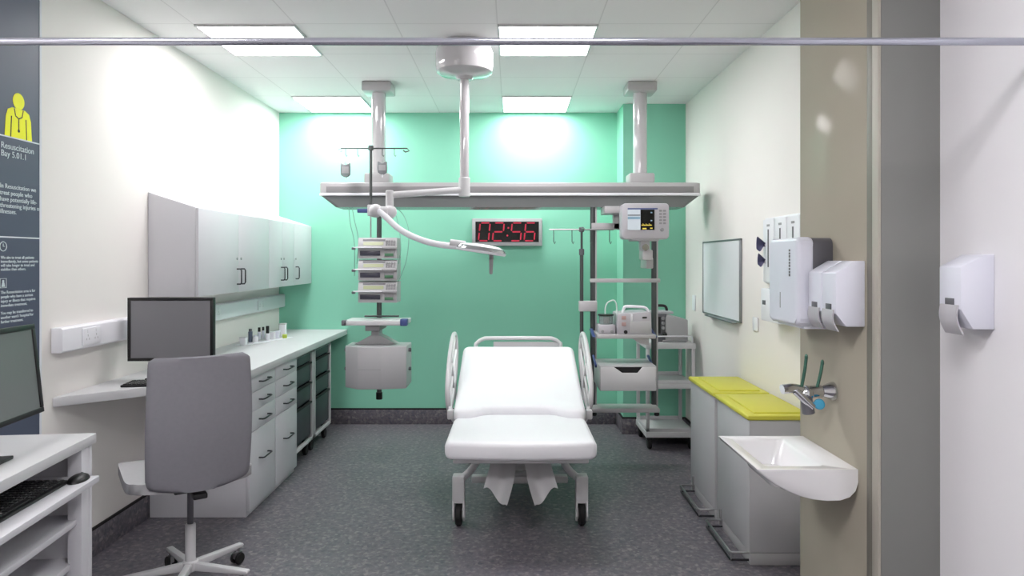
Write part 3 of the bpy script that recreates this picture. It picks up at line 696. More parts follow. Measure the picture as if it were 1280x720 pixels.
# ------------------------------------------------------------------ swivel chair
CXp, CYp = AX(238, 3.30), 3.30
t = thing('swivel_chair', 'grey upholstered swivel chair with chrome star base in front of the worktop', 'chair', (CXp, CYp, 0), R(34))
base = MB()
hub = MB().cyl((0, 0, 0.085), (0, 0, 0.30), 0.024, M['enamel'], n=20, bev=0.004).cyl((0, 0, 0.075), (0, 0, 0.125), 0.036, M['enamel'], n=20, bev=0.006)
obj('column_sleeve', hub, t, local=True)
obj('gas_lift', MB().cyl((0, 0, 0.29), (0, 0, 0.51), 0.014, M['dgrey'], n=16), t, local=True)
for k in range(5):
    a = R(72 * k + 28); c_, s_ = math.cos(a), math.sin(a)
    Xr = Matrix.Rotation(a, 4, 'Z')
    arm = MB().prism([(0.02, 0.078), (0.02, 0.118), (0.30, 0.100), (0.305, 0.090), (0.30, 0.082)], 'y', -0.016, 0.016, M['enamel'], 0.005, X=Xr)
    ar = obj('base_arm', arm, t, local=True)
    w_ = MB()
    for sg in (-1, 1): w_.cyl((0.275, sg * .010, 0.030), (0.275, sg * .024, 0.030), 0.0295, M['rubber'], n=20, bev=0.005, X=Xr)
    w_.cyl((0.285, 0, 0.03), (0.285, 0, 0.09), 0.007, M['steel'], n=10, X=Xr).box(0.25, 0.30, -.009, .009, 0.03, 0.062, M['steel'], 0.004, X=Xr)
    obj('caster', w_, ar, local=True)
sw, sd, sz = 0.268, 0.285, 0.51
st = MB()
def seatf(u, v_):
    x = (u - .5) * 2; y = (v_ - .5) * 2
    e = 7.0; k = (abs(x) ** e + abs(y) ** e); sq = 1.0 / max(1.0, k ** (1 / e)) if k > 0 else 1
    z = sz + 0.03 + 0.012 * (x * x) - 0.035 * max(0, y - .3) ** 2 + 0.015 * max(0, -y) ** 2
    return (Vector((x * sw * sq - 0.018, 0.055 + y * sd * sq, z)), (0, 0, 1))
st.sheet(seatf, 16, 16, 0.045, M['seat'])
obj('seat', st, t, local=True, ang=70)
obj('seat_plate', MB().box(-.09, .09, -.14, .1, sz - .022, sz + .012, M['black'], 0.008).box(-.03, .03, -.27, -.1, sz - .018, sz + .006, M['black'], 0.006), t, local=True)
def backf(u, v_):
    x = (u - .5) * 2; h_ = v_
    zz0, zz1 = 0.545, 1.135; z = zz0 + (zz1 - zz0) * h_
    hw_ = 0.214 + 0.008 * math.sin(math.pi * h_) - 0.006 * h_
    db = (z - zz0); dt = (zz1 - z)
    if db < 0.05: hw_ -= 0.05 - math.sqrt(max(0, 0.05 ** 2 - (0.05 - db) ** 2))
    if dt < 0.025: hw_ -= 0.025 - math.sqrt(max(0, 0.025 ** 2 - (0.025 - dt) ** 2))
    y = -0.262 - 0.05 * h_ + 0.045 * x * x - 0.02 * math.sin(math.pi * h_)
    z -= 0.012 * (1 - x * x) * max(0, 1 - h_ * 4)
    return (Vector((x * hw_, y, z)), (0, 1, 0.1))
obj('backrest', MB().sheet(backf, 18, 40, 0.03, M['fabric']), t, local=True, ang=70)

# ------------------------------------------------------------------ left equipment pole with pumps, tray and box
PXp, PYp = AX(474, 5.38), 5.38
t = thing('equipment_pole', 'grey vertical equipment pole hanging from the left of the beam', 'pole', (PXp, PYp, AZ(498, PYp)))
obj('pole', MB().cyl((PXp, PYp, AZ(498, PYp)), (PXp, PYp, zb + .005), 0.019, M['dark_steel'], n=20), t)
obj('pole_end', MB().cyl((PXp, PYp, AZ(499, PYp)), (PXp, PYp, AZ(490, PYp)), 0.025, M['black'], n=20, bev=0.003), t, label='black end cap')
obj('beam_clamp', MB().box(PXp - .06, PXp + .06, PYp - .05, PYp + .05, zb - .05, zb, M['pendant'], 0.01), t)
cb = MB()
for pts in (((440, 259, 5.4), (443, 275, 5.3), (448, 300, 5.2), (446, 330, 5.22)), ((436, 259, 5.4), (438, 280, 5.3), (443, 305, 5.25), (443, 345, 5.25)),
            ((497, 261, 5.4), (505, 270, 5.3), (511, 290, 5.25), (508, 325, 5.24), (498, 352, 5.24)), ((494, 266, 5.4), (499, 285, 5.3), (501, 310, 5.22), (498, 330, 5.22))):
    q = []
    for px, py, d in pts: x, z = at(px, py, d); q.append((x, d, z))
    c_ = MB().tube(q, 0.003, M['cable'], 6, smooth=6); obj('cable', c_, t)
PF = 5.16
def pump(ytop, ybot, label):
    z1, z0 = AZ(ytop, PF), AZ(ybot, PF); H = z1 - z0; x0, x1 = AX(447, PF), AX(495.5, PF); W = x1 - x0; yb = PYp - .02
    t = thing('infusion_pump', label, 'infusion pump', ((x0 + x1) / 2, PF + .1, z0), 0, 'infusion pumps on the left pole')
    prof = [(PF + .018, z0), (yb, z0), (yb, z1), (PF + .035, z1), (PF + .0, z0 + H * .54), (PF + .018, z0 + H * .5)]
    obj('casing', MB().prism(prof, 'x', x0, x1, M['grey_enamel'], 0.003), t)
    def face(u0, u1, a, b, m, nm, th=.002):   # on the sloping upper face
        za, zb_ = z0 + H * a, z0 + H * b; sl = lambda z: PF + .035 * (z - (z0 + H * .54)) / (H * .46) - th
        mb = MB().prism([(sl(za), za), (sl(zb_), zb_), (sl(zb_) + th + .002, zb_), (sl(za) + th + .002, za)], 'x', x0 + W * u0, x0 + W * u1, m)
        return obj(nm, mb, t)
    face(.12, .70, .84, .93, M['dgrey'], 'title_strip'); face(.14, .66, .64, .80, M['lcd'], 'display')
    kp = MB()
    for i in range(4):
        for j in range(3):
            za = z0 + H * (.63 + .09 * j); y_ = PF + .035 * (za - (z0 + H * .54)) / (H * .46)
            kp.box(x0 + W * (.72 + .065 * i), x0 + W * (.77 + .065 * i), y_ - .004, y_ + .004, za, za + H * .065, M['mgrey'], .001, 1)
    obj('keypad', kp, t)
    obj('lip', MB().box(x0 - .035, x0 + W * .62, PF - .006, PF + .02, z0 + H * .50, z0 + H * .56, M['plastic'], 0.004), t)
    obj('lip_end', MB().box(x0 + W * .62, x1 + .004, PF - .003, PF + .02, z0 + H * .46, z0 + H * .55, M['mgrey'], 0.003), t)
    obj('plunger_knob', MB().box(x0 - .045, x0 - .02, PF - .008, PF + .03, z0 + H * .42, z0 + H * .54, M['dgrey'], 0.006), t)
    obj('syringe_window', MB().box(x0 + W * .05, x0 + W * .57, PF + .012, PF + .02, z0 + H * .15, z0 + H * .38, M['window'], 0.002), t)
    g = MB().box(x0 + W * .68, x0 + W * .93, PF + .012, PF + .02, z0 + H * .10, z0 + H * .40, M['mgrey'], 0.002)
    g.box(x0 + W * .69, x0 + W * .91, PF + .009, PF + .014, z0 + H * .13, z0 + H * .26, M['dgreen'], 0.002); obj('key_block', g, t)
pump(297, 323.5, 'grey infusion pump at the top of the stack on the left pole')
pump(324.5, 351, 'grey infusion pump in the middle of the stack on the left pole')
pump(352, 378.5, 'grey infusion pump at the bottom of the stack on the left pole')
# tray shelf
SF = 5.08; z1, z0 = AZ(401, SF), AZ(407, SF); x0, x1 = AX(429, SF), AX(507, SF)
t = thing('pole_shelf', 'narrow pale shelf clamped to the left pole below the infusion pumps', 'shelf', (PXp, PYp, z0))
obj('board', MB().box(x0, x1, SF, PYp - .022, z0, z1, M['enamel'], 0.004), t)
obj('edge_clamp', MB().box(x1 - .04, x1 + .012, SF - .01, SF + .06, z0 - .002, z1 + .012, M['blue'], 0.005), t, label='blue end clamp')
obj('edge_clamp', MB().box(x0 - .012, x0 + .02, SF - .01, SF + .05, z0, z1 + .004, M['dgrey'], 0.005), t)
obj('bracket', MB().box(PXp - .055, PXp + .055, SF + .04, PYp + .03, z0 - .045, z0, M['mgrey'], 0.006), t)
obj('rail', MB().tube([(x0 + .10, PYp - .03, z1 + .012), (PXp + .16, PYp - .03, z1 + .012)], 0.007, M['dark_steel']), t)
# storage box
QF = 5.05
t = thing('storage_box', 'pale grey storage box with angled front hanging low on the left pole', 'storage box', (PXp, 5.2, AZ(487, QF)))
xa, xb, xc, xd = AX(432, QF + .1), AX(447, QF), AX(476, QF), AX(507.5, QF + .03); z0, z1 = AZ(487, QF), AZ(434, QF)
obj('body', MB().prism([(xa, PYp - .02), (xa, QF + .09), (xb, QF), (xc, QF), (xd, QF + .045), (xd, PYp - .02)], 'z', z0, z1, M['grey_enamel'], 0.006), t)
sm = MB(); zc = (z0 + z1) / 2 - .01
sm.box(xb, xc, QF - .0015, QF, zc - .0015, zc + .0015, M['mgrey']); obj('front_seam', sm, t)
cap = MB().prism([(PXp - .16, z1), (PXp - .03, z1 + .07), (PXp - .03, z1 + .10), (PXp + .03, z1 + .10), (PXp + .03, z1 + .07), (PXp + .16, z1)], 'y', PYp - .16, PYp - .022, M['grey_enamel'], 0.005)
obj('hanger', cap, t)
for x in (xa - .008, xd + .008):
    for z in (z1 - .04, z0 + .13): obj('side_knob', MB().cyl((x - .012, QF + .16, z), (x + .012, QF + .16, z), 0.014, M['dgrey'], n=14, bev=0.003), t)

# IV pole on the beam
IY = 5.18; IXp = AX(463.5, IY)
t = thing('drip_pole', 'thin drip pole with hooks clamped to the front left of the beam', 'drip pole', (IXp, IY, AZ(272, IY)))
obj('pole', MB().cyl((IXp, IY, AZ(270, IY)), (IXp, IY, AZ(184, IY)), 0.011, M['dark_steel'], n=14).cyl((IXp, IY, AZ(297, IY)), (IXp, IY, AZ(268, IY)), 0.005, M['steel'], n=10), t)
obj('clamp', MB().box(IXp - .022, IXp + .03, IY - .025, BY + .03, AZ(270, IY), AZ(256, IY), M['pendant'], 0.006).box(IXp - .10, IXp - .02, IY - .015, IY + .02, AZ(266, IY), AZ(261, IY), M['blue'], 0.004), t)
obj('hub', MB().cyl((IXp, IY, AZ(188, IY)), (IXp, IY, AZ(182, IY)), 0.02, M['dark_steel'], n=16, bev=0.004), t)
hk = MB(); zt_ = AZ(185.5, IY)
hooks = {}
for name, px, d in (('a', 431, IY + .04), ('b', 446, IY + .18), ('c', 479, IY - .08), ('d', 493, IY + .2)):
    pass
hk.tube([(AX(426, IY), IY, zt_), (AX(509, IY), IY, zt_), (AX(511.5, IY), IY, zt_ - .018), (AX(507, IY), IY, zt_ - .028), (AX(504, IY), IY, zt_ - .015)], 0.005, M['dark_steel'], 8)
hk.tube([(AX(426, IY), IY, zt_), (AX(423, IY), IY, zt_ - .012), (AX(426, IY), IY, zt_ - .025), (AX(429, IY), IY, zt_ - .015)], 0.004, M['steel'], 8)
obj('hook_bar', hk, t)
for px in (432, 447, 478, 493):
    x = AX(px, IY); obj('hook', MB().tube([(x, IY, zt_), (x, IY, zt_ - .05), (x + .008, IY, zt_ - .062), (x + .012, IY, zt_ - .05)], 0.003, M['dark_steel'], 8), t)
def ivbag(px, y0, y1, label):
    x = AX(px, IY); z1, z0 = AZ(y0, IY), AZ(y1, IY)
    t = thing('drip_bag', label, 'drip bag', (x, IY, z0), 0, 'drip bags on the drip pole')
    mb = MB(); vs = []
    prof = [(-.034, z1 - .0), (0, z1 - .018), (.034, z1), (.037, (z0 + z1) / 2), (.034, z0 + .015), (.012, z0), (-.012, z0), (-.034, z0 + .015), (-.037, (z0 + z1) / 2)]
    obj('pouch', MB().prism([(x + a, b) for a, b in prof], 'y', IY - .014, IY + .014, M['bag'], 0.006), t)
    obj('hanger_loop', MB().tube([(x, IY, z1 - .018), (x, IY, z1 + .012)], 0.003, M['steel'], 6), t)
    obj('label_panel', MB().box(x - .026, x + .026, IY - .0165, IY - .0145, z0 + .028, z1 - .03, M['mgrey']), t)
    obj('outlet', MB().cyl((x, IY, z0 - .022), (x, IY, z0 + .002), 0.004, M['plastic'], n=8), t)
ivbag(432, 203.5, 221.5, 'clear drip bag hanging left of the thin pole above the beam')
ivbag(478, 201.5, 218, 'clear drip bag hanging right of the thin pole in front of the round column')

# ------------------------------------------------------------------ right equipment frame
FY = 5.36; xL, xR = AX(741, FY), AX(817.5, FY)
t = thing('equipment_stand', 'grey two pole equipment stand with shelf and drawer hanging from the beam', 'equipment stand', ((xL + xR) / 2, FY, AZ(515, FY)))
for x in (xL, xR): obj('pole', MB().cyl((x, FY, AZ(514, FY)), (x, FY, zb + .005), 0.021, M['dark_steel'], n=20).box(x + .012, x + .03, FY - .012, FY + .012, AZ(514, FY), zb, M['pendant'], .003), t)
obj('hanger_block', MB().box(AX(739, FY), AX(779, FY), FY - .03, FY + .03, AZ(287, FY), AZ(279, FY), M['pendant'], 0.005), t)
obj('hanger_block', MB().box(AX(755, 5.25), AX(783, 5.25), 5.22, 5.45, AZ(267, 5.25), zb, M['pendant'], 0.005).box(AX(766, FY), AX(779, FY), FY - .03, FY + .03, AZ(287, FY), AZ(266, FY), M['pendant'], 0.006), t)
obj('cross_bar', MB().box(AX(737, FY), AX(824, FY), FY - .04, FY - .018, AZ(353, FY), AZ(348, FY), M['pendant'], 0.004), t)
S1 = 5.04; zS = AZ(418.5, S1)
shelf = MB().box(AX(747, S1), AX(820, S1), S1, FY - .02, AZ(423.5, S1), zS, M['pendant'], 0.004)
shelf.prism([(AX(790, S1), AZ(423, S1)), (AX(812, S1), AZ(423, S1)), (AX(812, S1), AZ(432, S1)), (AX(801, S1), AZ(430, S1))], 'y', S1 + .02, S1 + .03, M['pendant'])
obj('shelf', shelf, t)
for x in (AX(744, S1), AX(822, S1)): obj('shelf_clamp', MB().prism([(S1 + .06, zS - .02), (S1 + .26, zS + .022), (S1 + .28, zS + .01), (S1 + .08, zS - .032)], 'x', x - .012, x + .012, M['blue'], 0.004), t, label='blue clamp at the shelf end')
D1 = 4.95; x0, x1 = AX(751, D1), AX(820.5, D1); zd1, zd0 = AZ(459, D1), AZ(488.5, D1)
obj('drawer_case', MB().box(x0 - .004, x1 + .004, D1 + .012, FY - .02, zd0 - .004, zd1 + .006, M['grey_enamel'], 0.005), t)
cut = [(x0, zd0), (x1, zd0), (x1, zd1), (x1 - .10, zd1), (x1 - .135, zd1 - .042), (x0 + .155, zd1 - .042), (x0 + .095, zd1), (x0, zd1)]
d = obj('drawer', MB().prism(cut, 'y', D1, D1 + .011, M['enamel'], 0.002), t)
obj('pull_recess', MB().box(x0 + .09, x1 - .095, D1 + .0105, D1 + .0118, zd1 - .045, zd1 - .001, M['black']), d)
for x in (x0 - .012, x1 + .012): obj('drawer_clamp', MB().prism([(D1 + .18, zd1 - .015), (FY - .05, zd1 + .04), (FY - .02, zd1 + .03), (D1 + .2, zd1 - .035)], 'x', x - .007, x + .007, M['blue'], 0.003), t, label='blue drawer clamp')
zb0 = AZ(516, 5.2); obj('bottom_rail', MB().box(AX(735, 5.2), AX(825, 5.2), 5.2, FY + .02, zb0, zb0 + .032, M['pendant'], 0.006), t)
for x in (xL, xR): obj('pole_foot', MB().cyl((x, 5.26, zb0 - .035), (x, 5.26, zb0), 0.02, M['black'], n=16, bev=.004), t)

# IV stand clamped to the frame
JY = 5.30; JX = AX(727, JY)
t = thing('drip_stand', 'slim grey drip stand with four hooks clamped beside the right frame', 'drip stand', (JX, JY, AZ(498, JY)))
obj('pole', MB().cyl((JX, JY, AZ(500, JY)), (JX, JY, AZ(313, JY)), 0.014, M['dark_steel'], n=16).cyl((JX, JY, AZ(316, JY)), (JX, JY, AZ(286, JY)), 0.009, M['dark_steel'], n=14), t)
obj('collar', MB().cyl((JX, JY, AZ(319, JY)), (JX, JY, AZ(311, JY)), 0.02, M['dgrey'], n=16, bev=.004), t)
obj('hub', MB().cyl((JX, JY, AZ(290, JY)), (JX, JY, AZ(284, JY)), 0.02, M['dgrey'], n=16, bev=.004), t)
obj('hook_bar', MB().tube([(AX(687, JY), JY, AZ(287, JY)), (AX(767, JY), JY, AZ(287, JY))], 0.006, M['steel'], 8).tube([(JX, JY - .2, AZ(287, JY)), (JX, JY + .2, AZ(287, JY))], 0.006, M['steel'], 8), t)
for px in (692, 715, 738, 762):
    x = AX(px, JY); obj('hook', MB().tube([(x, JY, AZ(287, JY)), (x, JY, AZ(302, JY)), (x + .008, JY, AZ(305, JY)), (x + .014, JY, AZ(302, JY))], 0.0035, M['dark_steel'], 6), t)
obj('pole_clamp', MB().box(AX(723.5, JY), AX(746, JY), JY - .03, JY + .03, AZ(389, JY), AZ(376, JY), M['pendant'], 0.006), t)

# patient monitor on an arm
MF = 4.98; x0, x1 = AX(777.5, MF), AX(836.5, MF); z0, z1 = AZ(299, MF), AZ(254, MF)
t = thing('patient_monitor', 'white patient monitor with lit screen on an arm below the beam', 'patient monitor', ((x0 + x1) / 2, MF + .1, AZ(335, MF)))
obj('case', MB().prism(rrect(x0, x1, z0, z1, 0.028), 'y', MF, MF + .13, M['pump'], 0.008), t)
obj('base', MB().box(AX(789, MF), AX(825, MF), MF + .01, MF + .14, AZ(301, MF), z0 + .01, M['pump'], 0.008), t)
u0, u1 = AX(784.5, MF), AX(818, MF); v0, v1 = AZ(287.5, MF), AZ(260.5, MF)
sc = MB().box(u0, u1, MF - .003, MF + .002, v0, v1, M['scr_white']); yq = MF - .0045
ux = lambda px: AX(px, MF); vz = lambda py: AZ(py, MF)
sc.box(ux(800.5), ux(818), yq, MF - .002, v0, vz(262), M['scr_black']); sc.box(u0, ux(822), yq, MF - .002, vz(261.8), vz(260.2), M['blue'])
sc.box(u0, ux(800), yq, MF - .002, vz(269.6), vz(268.4), M['dgrey']); sc.box(u0, ux(800), yq, MF - .002, vz(274), vz(271), M['scr_blue'])
for a, b, c_, d_ in ((802, 814.5, 281.3, 282.1), (803, 808, 285, 286.6), (812.5, 815.5, 284.6, 286)): sc.box(ux(a), ux(b), yq - .0008, yq + .001, vz(d_), vz(c_), M['scr_yel'])
tr = [];
for i in range(14): tr.append((ux(801.5 + i), yq - .0005, vz(281 + (0.9 if i % 4 == 1 else -1.6 if i % 4 == 2 else 0))))
sc.tube(tr, 0.0016, M['scr_yel'], 5)
for a, b in ((813, 265), (813, 275)): sc.box(ux(a), ux(a + 2), yq - .0008, yq + .001, vz(b + 1.5), vz(b), M['scr_blue'])
obj('screen', sc, t, label='lit screen with white panel and black trace panel')
kb = MB()
for i in range(2):
    for j in range(5): kb.box(ux(824 + i * 5), ux(827.5 + i * 5), MF - .004, MF + .002, vz(264.5 + j * 3.9), vz(262.3 + j * 3.9), M['mgrey'], .001, 1)
obj('buttons', kb, t)
obj('dial', MB().cyl((ux(827.5), MF - .012, vz(287)), (ux(827.5), MF + .002, vz(287)), 0.014, M['mgrey'], n=20, bev=.003), t)
am = MB().box(AX(802, MF), AX(814, MF), MF + .04, MF + .12, AZ(313, MF), AZ(300, MF), M['pump'], 0.006).box(AX(805, MF), AX(818, MF), MF + .05, MF + .2, AZ(325, MF), AZ(312, MF), M['pendant'], 0.01)
am.cyl((AX(808, MF), MF + .03, AZ(309, MF)), (AX(808, MF), MF + .14, AZ(309, MF)), 0.024, M['chrome']).box(AX(812, MF), AX(821, MF), MF + .12, FY - .02, AZ(336, MF), AZ(322, MF), M['pendant'], 0.008)
obj('arm', am, t)

# devices on the frame shelf
ZS = zS
x0, x1 = AX(749, 5.08), AX(770, 5.08); xm = (x0 + x1) / 2; ym = 5.17
t = thing('suction_unit', 'clear suction jar with dark rim on a small pale base, on the frame shelf', 'suction unit', (xm, ym, ZS))
zb1 = AZ(406, 5.1)
obj('base', MB().box(x0, x1, ym - .07, ym + .07, ZS, zb1, M['pump'], 0.008), t)
for sg in (-1, 1): obj('knob', MB().cyl((xm + sg * .035, ym - .078, ZS + .018), (xm + sg * .035, ym - .068, ZS + .018), 0.012, M['mgrey'], n=14, bev=.002), t)
zj = AZ(395.5, 5.1)
obj('jar', MB().lathe([(0, zb1), (.05, zb1), (.052, zj), (.048, zj), (.046, zb1 + .004), (0, zb1 + .004)], M['glass'], Matrix.Translation((xm, ym, 0)), 24), t)
obj('liner', MB().cyl((xm + .005, ym, zb1 + .004), (xm + .005, ym, zj - .012), 0.024, M['tissue'], n=16), t)
obj('rim', MB().cyl((xm, ym, zj), (xm, ym, zj + .012), 0.06, M['black'], n=24, bev=.004), t)
q = [(xm - .005, ym, zj + .01)]
for px, py in ((757, 385), (760, 378.5), (767, 375.5), (770.5, 379), (771.5, 386), (771, 394)): q.append((AX(px, 5.15), ym, AZ(py, 5.15)))
obj('hose', MB().tube(q, 0.005, M['hose'], 8, smooth=5), t)
Y0 = 5.06; x0, xs, x1 = AX(772, Y0), AX(788, Y0), AX(814, Y0)
t = thing('ventilator_unit', 'white boxy breathing device with carry handle on the frame shelf', 'medical device', ((x0 + x1) / 2, Y0 + .12, ZS))
zt2 = AZ(392, Y0)
obj('body', MB().prism([(x0, ZS), (x1 + .005, ZS), (x1, zt2 + .006), (x1 - .02, zt2 + .012), (x0 + .006, zt2), (x0, zt2 - .01)], 'y', Y0, FY - .04, M['pump'], 0.005), t)
obj('front_panel', MB().box(xs, x1 - .006, Y0 - .004, Y0 + .004, ZS + .006, AZ(402, Y0), M['grey_enamel'], .003), t)
obj('indicator', MB().box(AX(788.5, Y0), AX(791, Y0), Y0 - .004, Y0 + .002, AZ(402, Y0), AZ(392.5, Y0), M['plastic'], .001), t)
g = MB()
for py in (397, 405): g.box(AX(777, Y0), AX(782.5, Y0), Y0 - .004, Y0 + .002, AZ(py + 2.5, Y0), AZ(py - 2, Y0), M['tissue'], .001)
obj('dial', g, t)
obj('port', MB().cyl((AX(782, Y0), Y0 - .006, AZ(415, Y0)), (AX(782, Y0), Y0 + .002, AZ(415, Y0)), 0.014, M['black'], n=16), t)
obj('badge', MB().box(AX(803, Y0), AX(808.5, Y0), Y0 - .003, Y0 + .002, AZ(398, Y0), AZ(396, Y0), M['black']), t)
hy = Y0 + .08
obj('carry_handle', MB().tube([(AX(778, hy), hy, zt2 - .005), (AX(780, hy), hy, AZ(385, hy)), (AX(784, hy), hy, AZ(383, hy)), (AX(804, hy), hy, AZ(384, hy)), (AX(809, hy), hy, AZ(387, hy)), (AX(811, hy), hy, zt2 + .002)], 0.011, M['plastic'], 10, smooth=3), t)

# ------------------------------------------------------------------ trolley in the back right corner
x0, x1, y0, y1 = AX(808, 5.66), AX(869, 5.66), 5.66, 6.12
t = thing('equipment_trolley', 'white three shelf trolley on black casters in the back right corner', 'trolley', ((x0 + x1) / 2, (y0 + y1) / 2, 0))
ztop = AZ(429, y0)
for x in (x0, x1 - .028):
    for y in (y0, y1 - .028): obj('post', MB().box(x, x + .028, y, y + .028, 0.115, ztop, M['enamel'], .004), t)
for za, zb_ in ((AZ(436, y0), ztop), (AZ(486, y0), AZ(480, y0)), (AZ(547, y0), AZ(540, y0))):
    s_ = MB().box(x0 - .005, x1 + .005, y0 - .006, y1, za, zb_, M['enamel'], .004)
    if za < .7: s_.box(x0, x1, y0, y0 + .006, zb_, zb_ + .03, M['enamel'], .002).box(x0, x0 + .006, y0, y1, zb_, zb_ + .03, M['enamel'], .002).box(x0, x1, y1 - .006, y1, zb_, zb_ + .03, M['enamel'], .002)
    obj('shelf', s_, t)
for x in (x0 + .03, x1 - .03):
    for y in (y0 + .03, y1 - .04): obj('caster', MB().cyl((x - .016, y, .045), (x + .016, y, .045), .0445, M['rubber'], n=20, bev=.006).box(x - .024, x + .024, y - .022, y + .022, .075, .118, M['black'], .006), t)
# extension flap on the left of the trolley
obj('side_rail', MB().tube([(x0 + .02, y0 + .01, ztop + .003), (x0 + .02, y0 + .01, ztop + .055), (x1 - .03, y0 + .01, ztop + .055), (x1 - .02, y0 + .01, ztop + .045), (x1 - .02, y0 + .01, ztop + .003)], .006, M['plastic'], 8), t)
Y1 = y0 + .07; zT = ztop
t = thing('defibrillator', 'large grey medical device with black handle on the corner trolley', 'medical device', (AX(845, Y1), Y1 + .14, zT))
a0, a1 = AX(822, Y1), AX(860, Y1)
obj('body', MB().prism([(AX(832, Y1), zT), (a1, zT), (a1, AZ(400, Y1)), (AX(834, Y1), AZ(393, Y1)), (AX(832, Y1), AZ(397, Y1))], 'y', Y1, Y1 + .26, M['grey_enamel'], .006), t)
obj('control_panel', MB().box(AX(819, Y1), AX(833, Y1), Y1 + .01, Y1 + .2, zT, AZ(392, Y1), M['dgrey'], .005), t)
kn = MB()
for py in (398, 404, 410): kn.cyl((AX(829, Y1), Y1 - .01, AZ(py, Y1)), (AX(829, Y1), Y1 + .012, AZ(py, Y1)), .014, M['mgrey'], n=14, bev=.003)
kn.cyl((AX(831, Y1), Y1 - .015, AZ(418, Y1)), (AX(831, Y1), Y1 + .012, AZ(418, Y1)), .018, M['black'], n=14, bev=.003)
kn.box(AX(821, Y1), AX(826, Y1), Y1 + .006, Y1 + .012, AZ(417, Y1), AZ(396, Y1), M['black'])
obj('knobs', kn, t)
obj('lid', MB().box(AX(816, Y1), AX(842, Y1), Y1 + .005, Y1 + .2, AZ(392.5, Y1), AZ(389.5, Y1), M['pump'], .003), t)
obj('handle', MB().tube([(AX(818, Y1), Y1 + .1, AZ(383, Y1)), (AX(832, Y1), Y1 + .1, AZ(383, Y1)), (AX(836, Y1), Y1 + .1, AZ(385.5, Y1)), (AX(837, Y1), Y1 + .1, AZ(391, Y1))], .012, M['black'], 10, smooth=3), t, label='black carry handle')
obj('front_foot', MB().box(AX(828, Y1), AX(857, Y1), Y1 - .03, Y1 + .002, zT, zT + .02, M['mgrey'], .005), t)

# ------------------------------------------------------------------ right wall: whiteboard, glove box, dispensers
y0, y1, z0, z1 = 4.65, 5.556, 1.134, 1.708
t = thing('whiteboard', 'blank whiteboard with thin grey frame on the right wall', 'whiteboard', (WR, (y0 + y1) / 2, z0))
obj('panel', MB().box(WR - .014, WR - .001, y0 + .008, y1 - .008, z0 + .008, z1 - .008, M['board']), t)
fr = MB()
for a in ((y0, y1, z0, z0 + .012), (y0, y1, z1 - .012, z1), (y0, y0 + .012, z0, z1), (y1 - .012, y1, z0, z1)): fr.box(WR - .02, WR - .001, a[0], a[1], a[2], a[3], M['alu'], .003)
obj('frame', fr, t); obj('pen_tray', MB().box(WR - .06, WR - .018, y0 + .05, y1 - .2, z0 - .006, z0 + .004, M['alu'], .003), t)
t = thing('glove_dispenser', 'white wall rack holding three glove boxes beyond the paper towel dispenser', 'glove dispenser', (WR, 4.0, 1.42))
y0, y1 = 3.63, 4.20
obj('back_plate', MB().box(WR - .012, WR - .001, y0, y1, 1.42, 1.815, M['plastic'], .003), t)
for k, yc_ in enumerate((4.105, 3.925, 3.745)):
    bxs = obj('box', MB().box(WR - .028, WR - .012, yc_ - .085, yc_ + .085, 1.43, 1.805, M['plastic'], .003), t)
    obj('slot', MB().box(WR - .0295, WR - .0275, yc_ - .009, yc_ + .009, 1.52, 1.745, M['dgrey']), bxs)
    obj('size_mark', MB().box(WR - .0292, WR - .0278, yc_ - .022, yc_ + .022, 1.762, 1.775, M['mgrey']), bxs)
for zc_, s_ in ((1.66, 1), (1.56, .85)):
    g = MB()
    def gl(u, v_, zc_=zc_, s_=s_):
        x = WR - .026 - .05 * v_ * s_; w_ = .014 + .04 * v_ * s_
        return (Vector((x, 4.15 + .02 * math.sin(3 * u), zc_ + .05 * (v_ * 0.7) - w_ * 1.6 * (u - .1) + .01 * math.sin(7 * u * v_))), (0, 1, 0))
    obj('glove', g.sheet(gl, 8, 8, .006, M['glove']), t, label='purple glove sticking out')
t = thing('apron_dispenser', 'small white wall dispenser below the glove rack, partly behind the paper towel dispenser', 'dispenser', (WR, 3.88, 1.21))
obj('cover', MB().box(WR - .10, WR - .001, 3.74, 4.03, 1.212, 1.398, M['plastic'], .006), t)
obj('badge', MB().box(WR - .1025, WR - .099, 3.955, 4.0, 1.305, 1.33, M['dgrey']), t)
tag(obj('socket_plate', MB().box(WR - .01, WR - .001, 4.34, 4.43, 1.11, 1.197, M['plastic'], .003)), 'small white blank plate on the right wall between whiteboard and bins', 'wall plate')
tag(obj('switch_plate', MB().box(WR - .01, WR - .001, 5.82, 5.91, 1.13, 1.26, M['plastic'], .003)), 'small white plate on the right wall beyond the whiteboard, near the green column', 'wall plate')

# paper towel dispenser on the boxing
y0, y1, z0, z1 = 2.702, 3.005, 1.302, 1.652
t = thing('towel_dispenser', 'white paper towel dispenser with grey back on the beige boxing', 'towel dispenser', (BX, (y0 + y1) / 2, z0))
def bulge(xa, xb, ya, yb_, za, zb_, r, m): return MB().prism(rrect(ya, yb_, za, zb_, r, 6), 'x', xa, xb, m, 0.012, 3)
obj('back_case', MB().prism(rrect(y0 + .002, y1, z0 + .012, z1, .03, 6), 'x', BX - .10, BX - .001, M['dgrey'], .003), t, label='dark grey back case')
obj('front_cover', MB().prism(rrect(y0, y1 + .002, z0, z1 + .001, .03, 6), 'x', BX - .142, BX - .072, M['bluewhite'], .016, 4), t)
obj('outlet', MB().box(BX - .11, BX - .01, y0 + .02, y1 - .02, z0 - .012, z0 + .014, M['bluewhite'], .004), t)
lg = MB()
for k in range(9): lg.box(BX - .1428, BX - .1415, 2.772, 2.786, 1.498 + k * .0125, 1.498 + k * .0125 + (.009 if k % 3 else .0105), M['dgrey'])
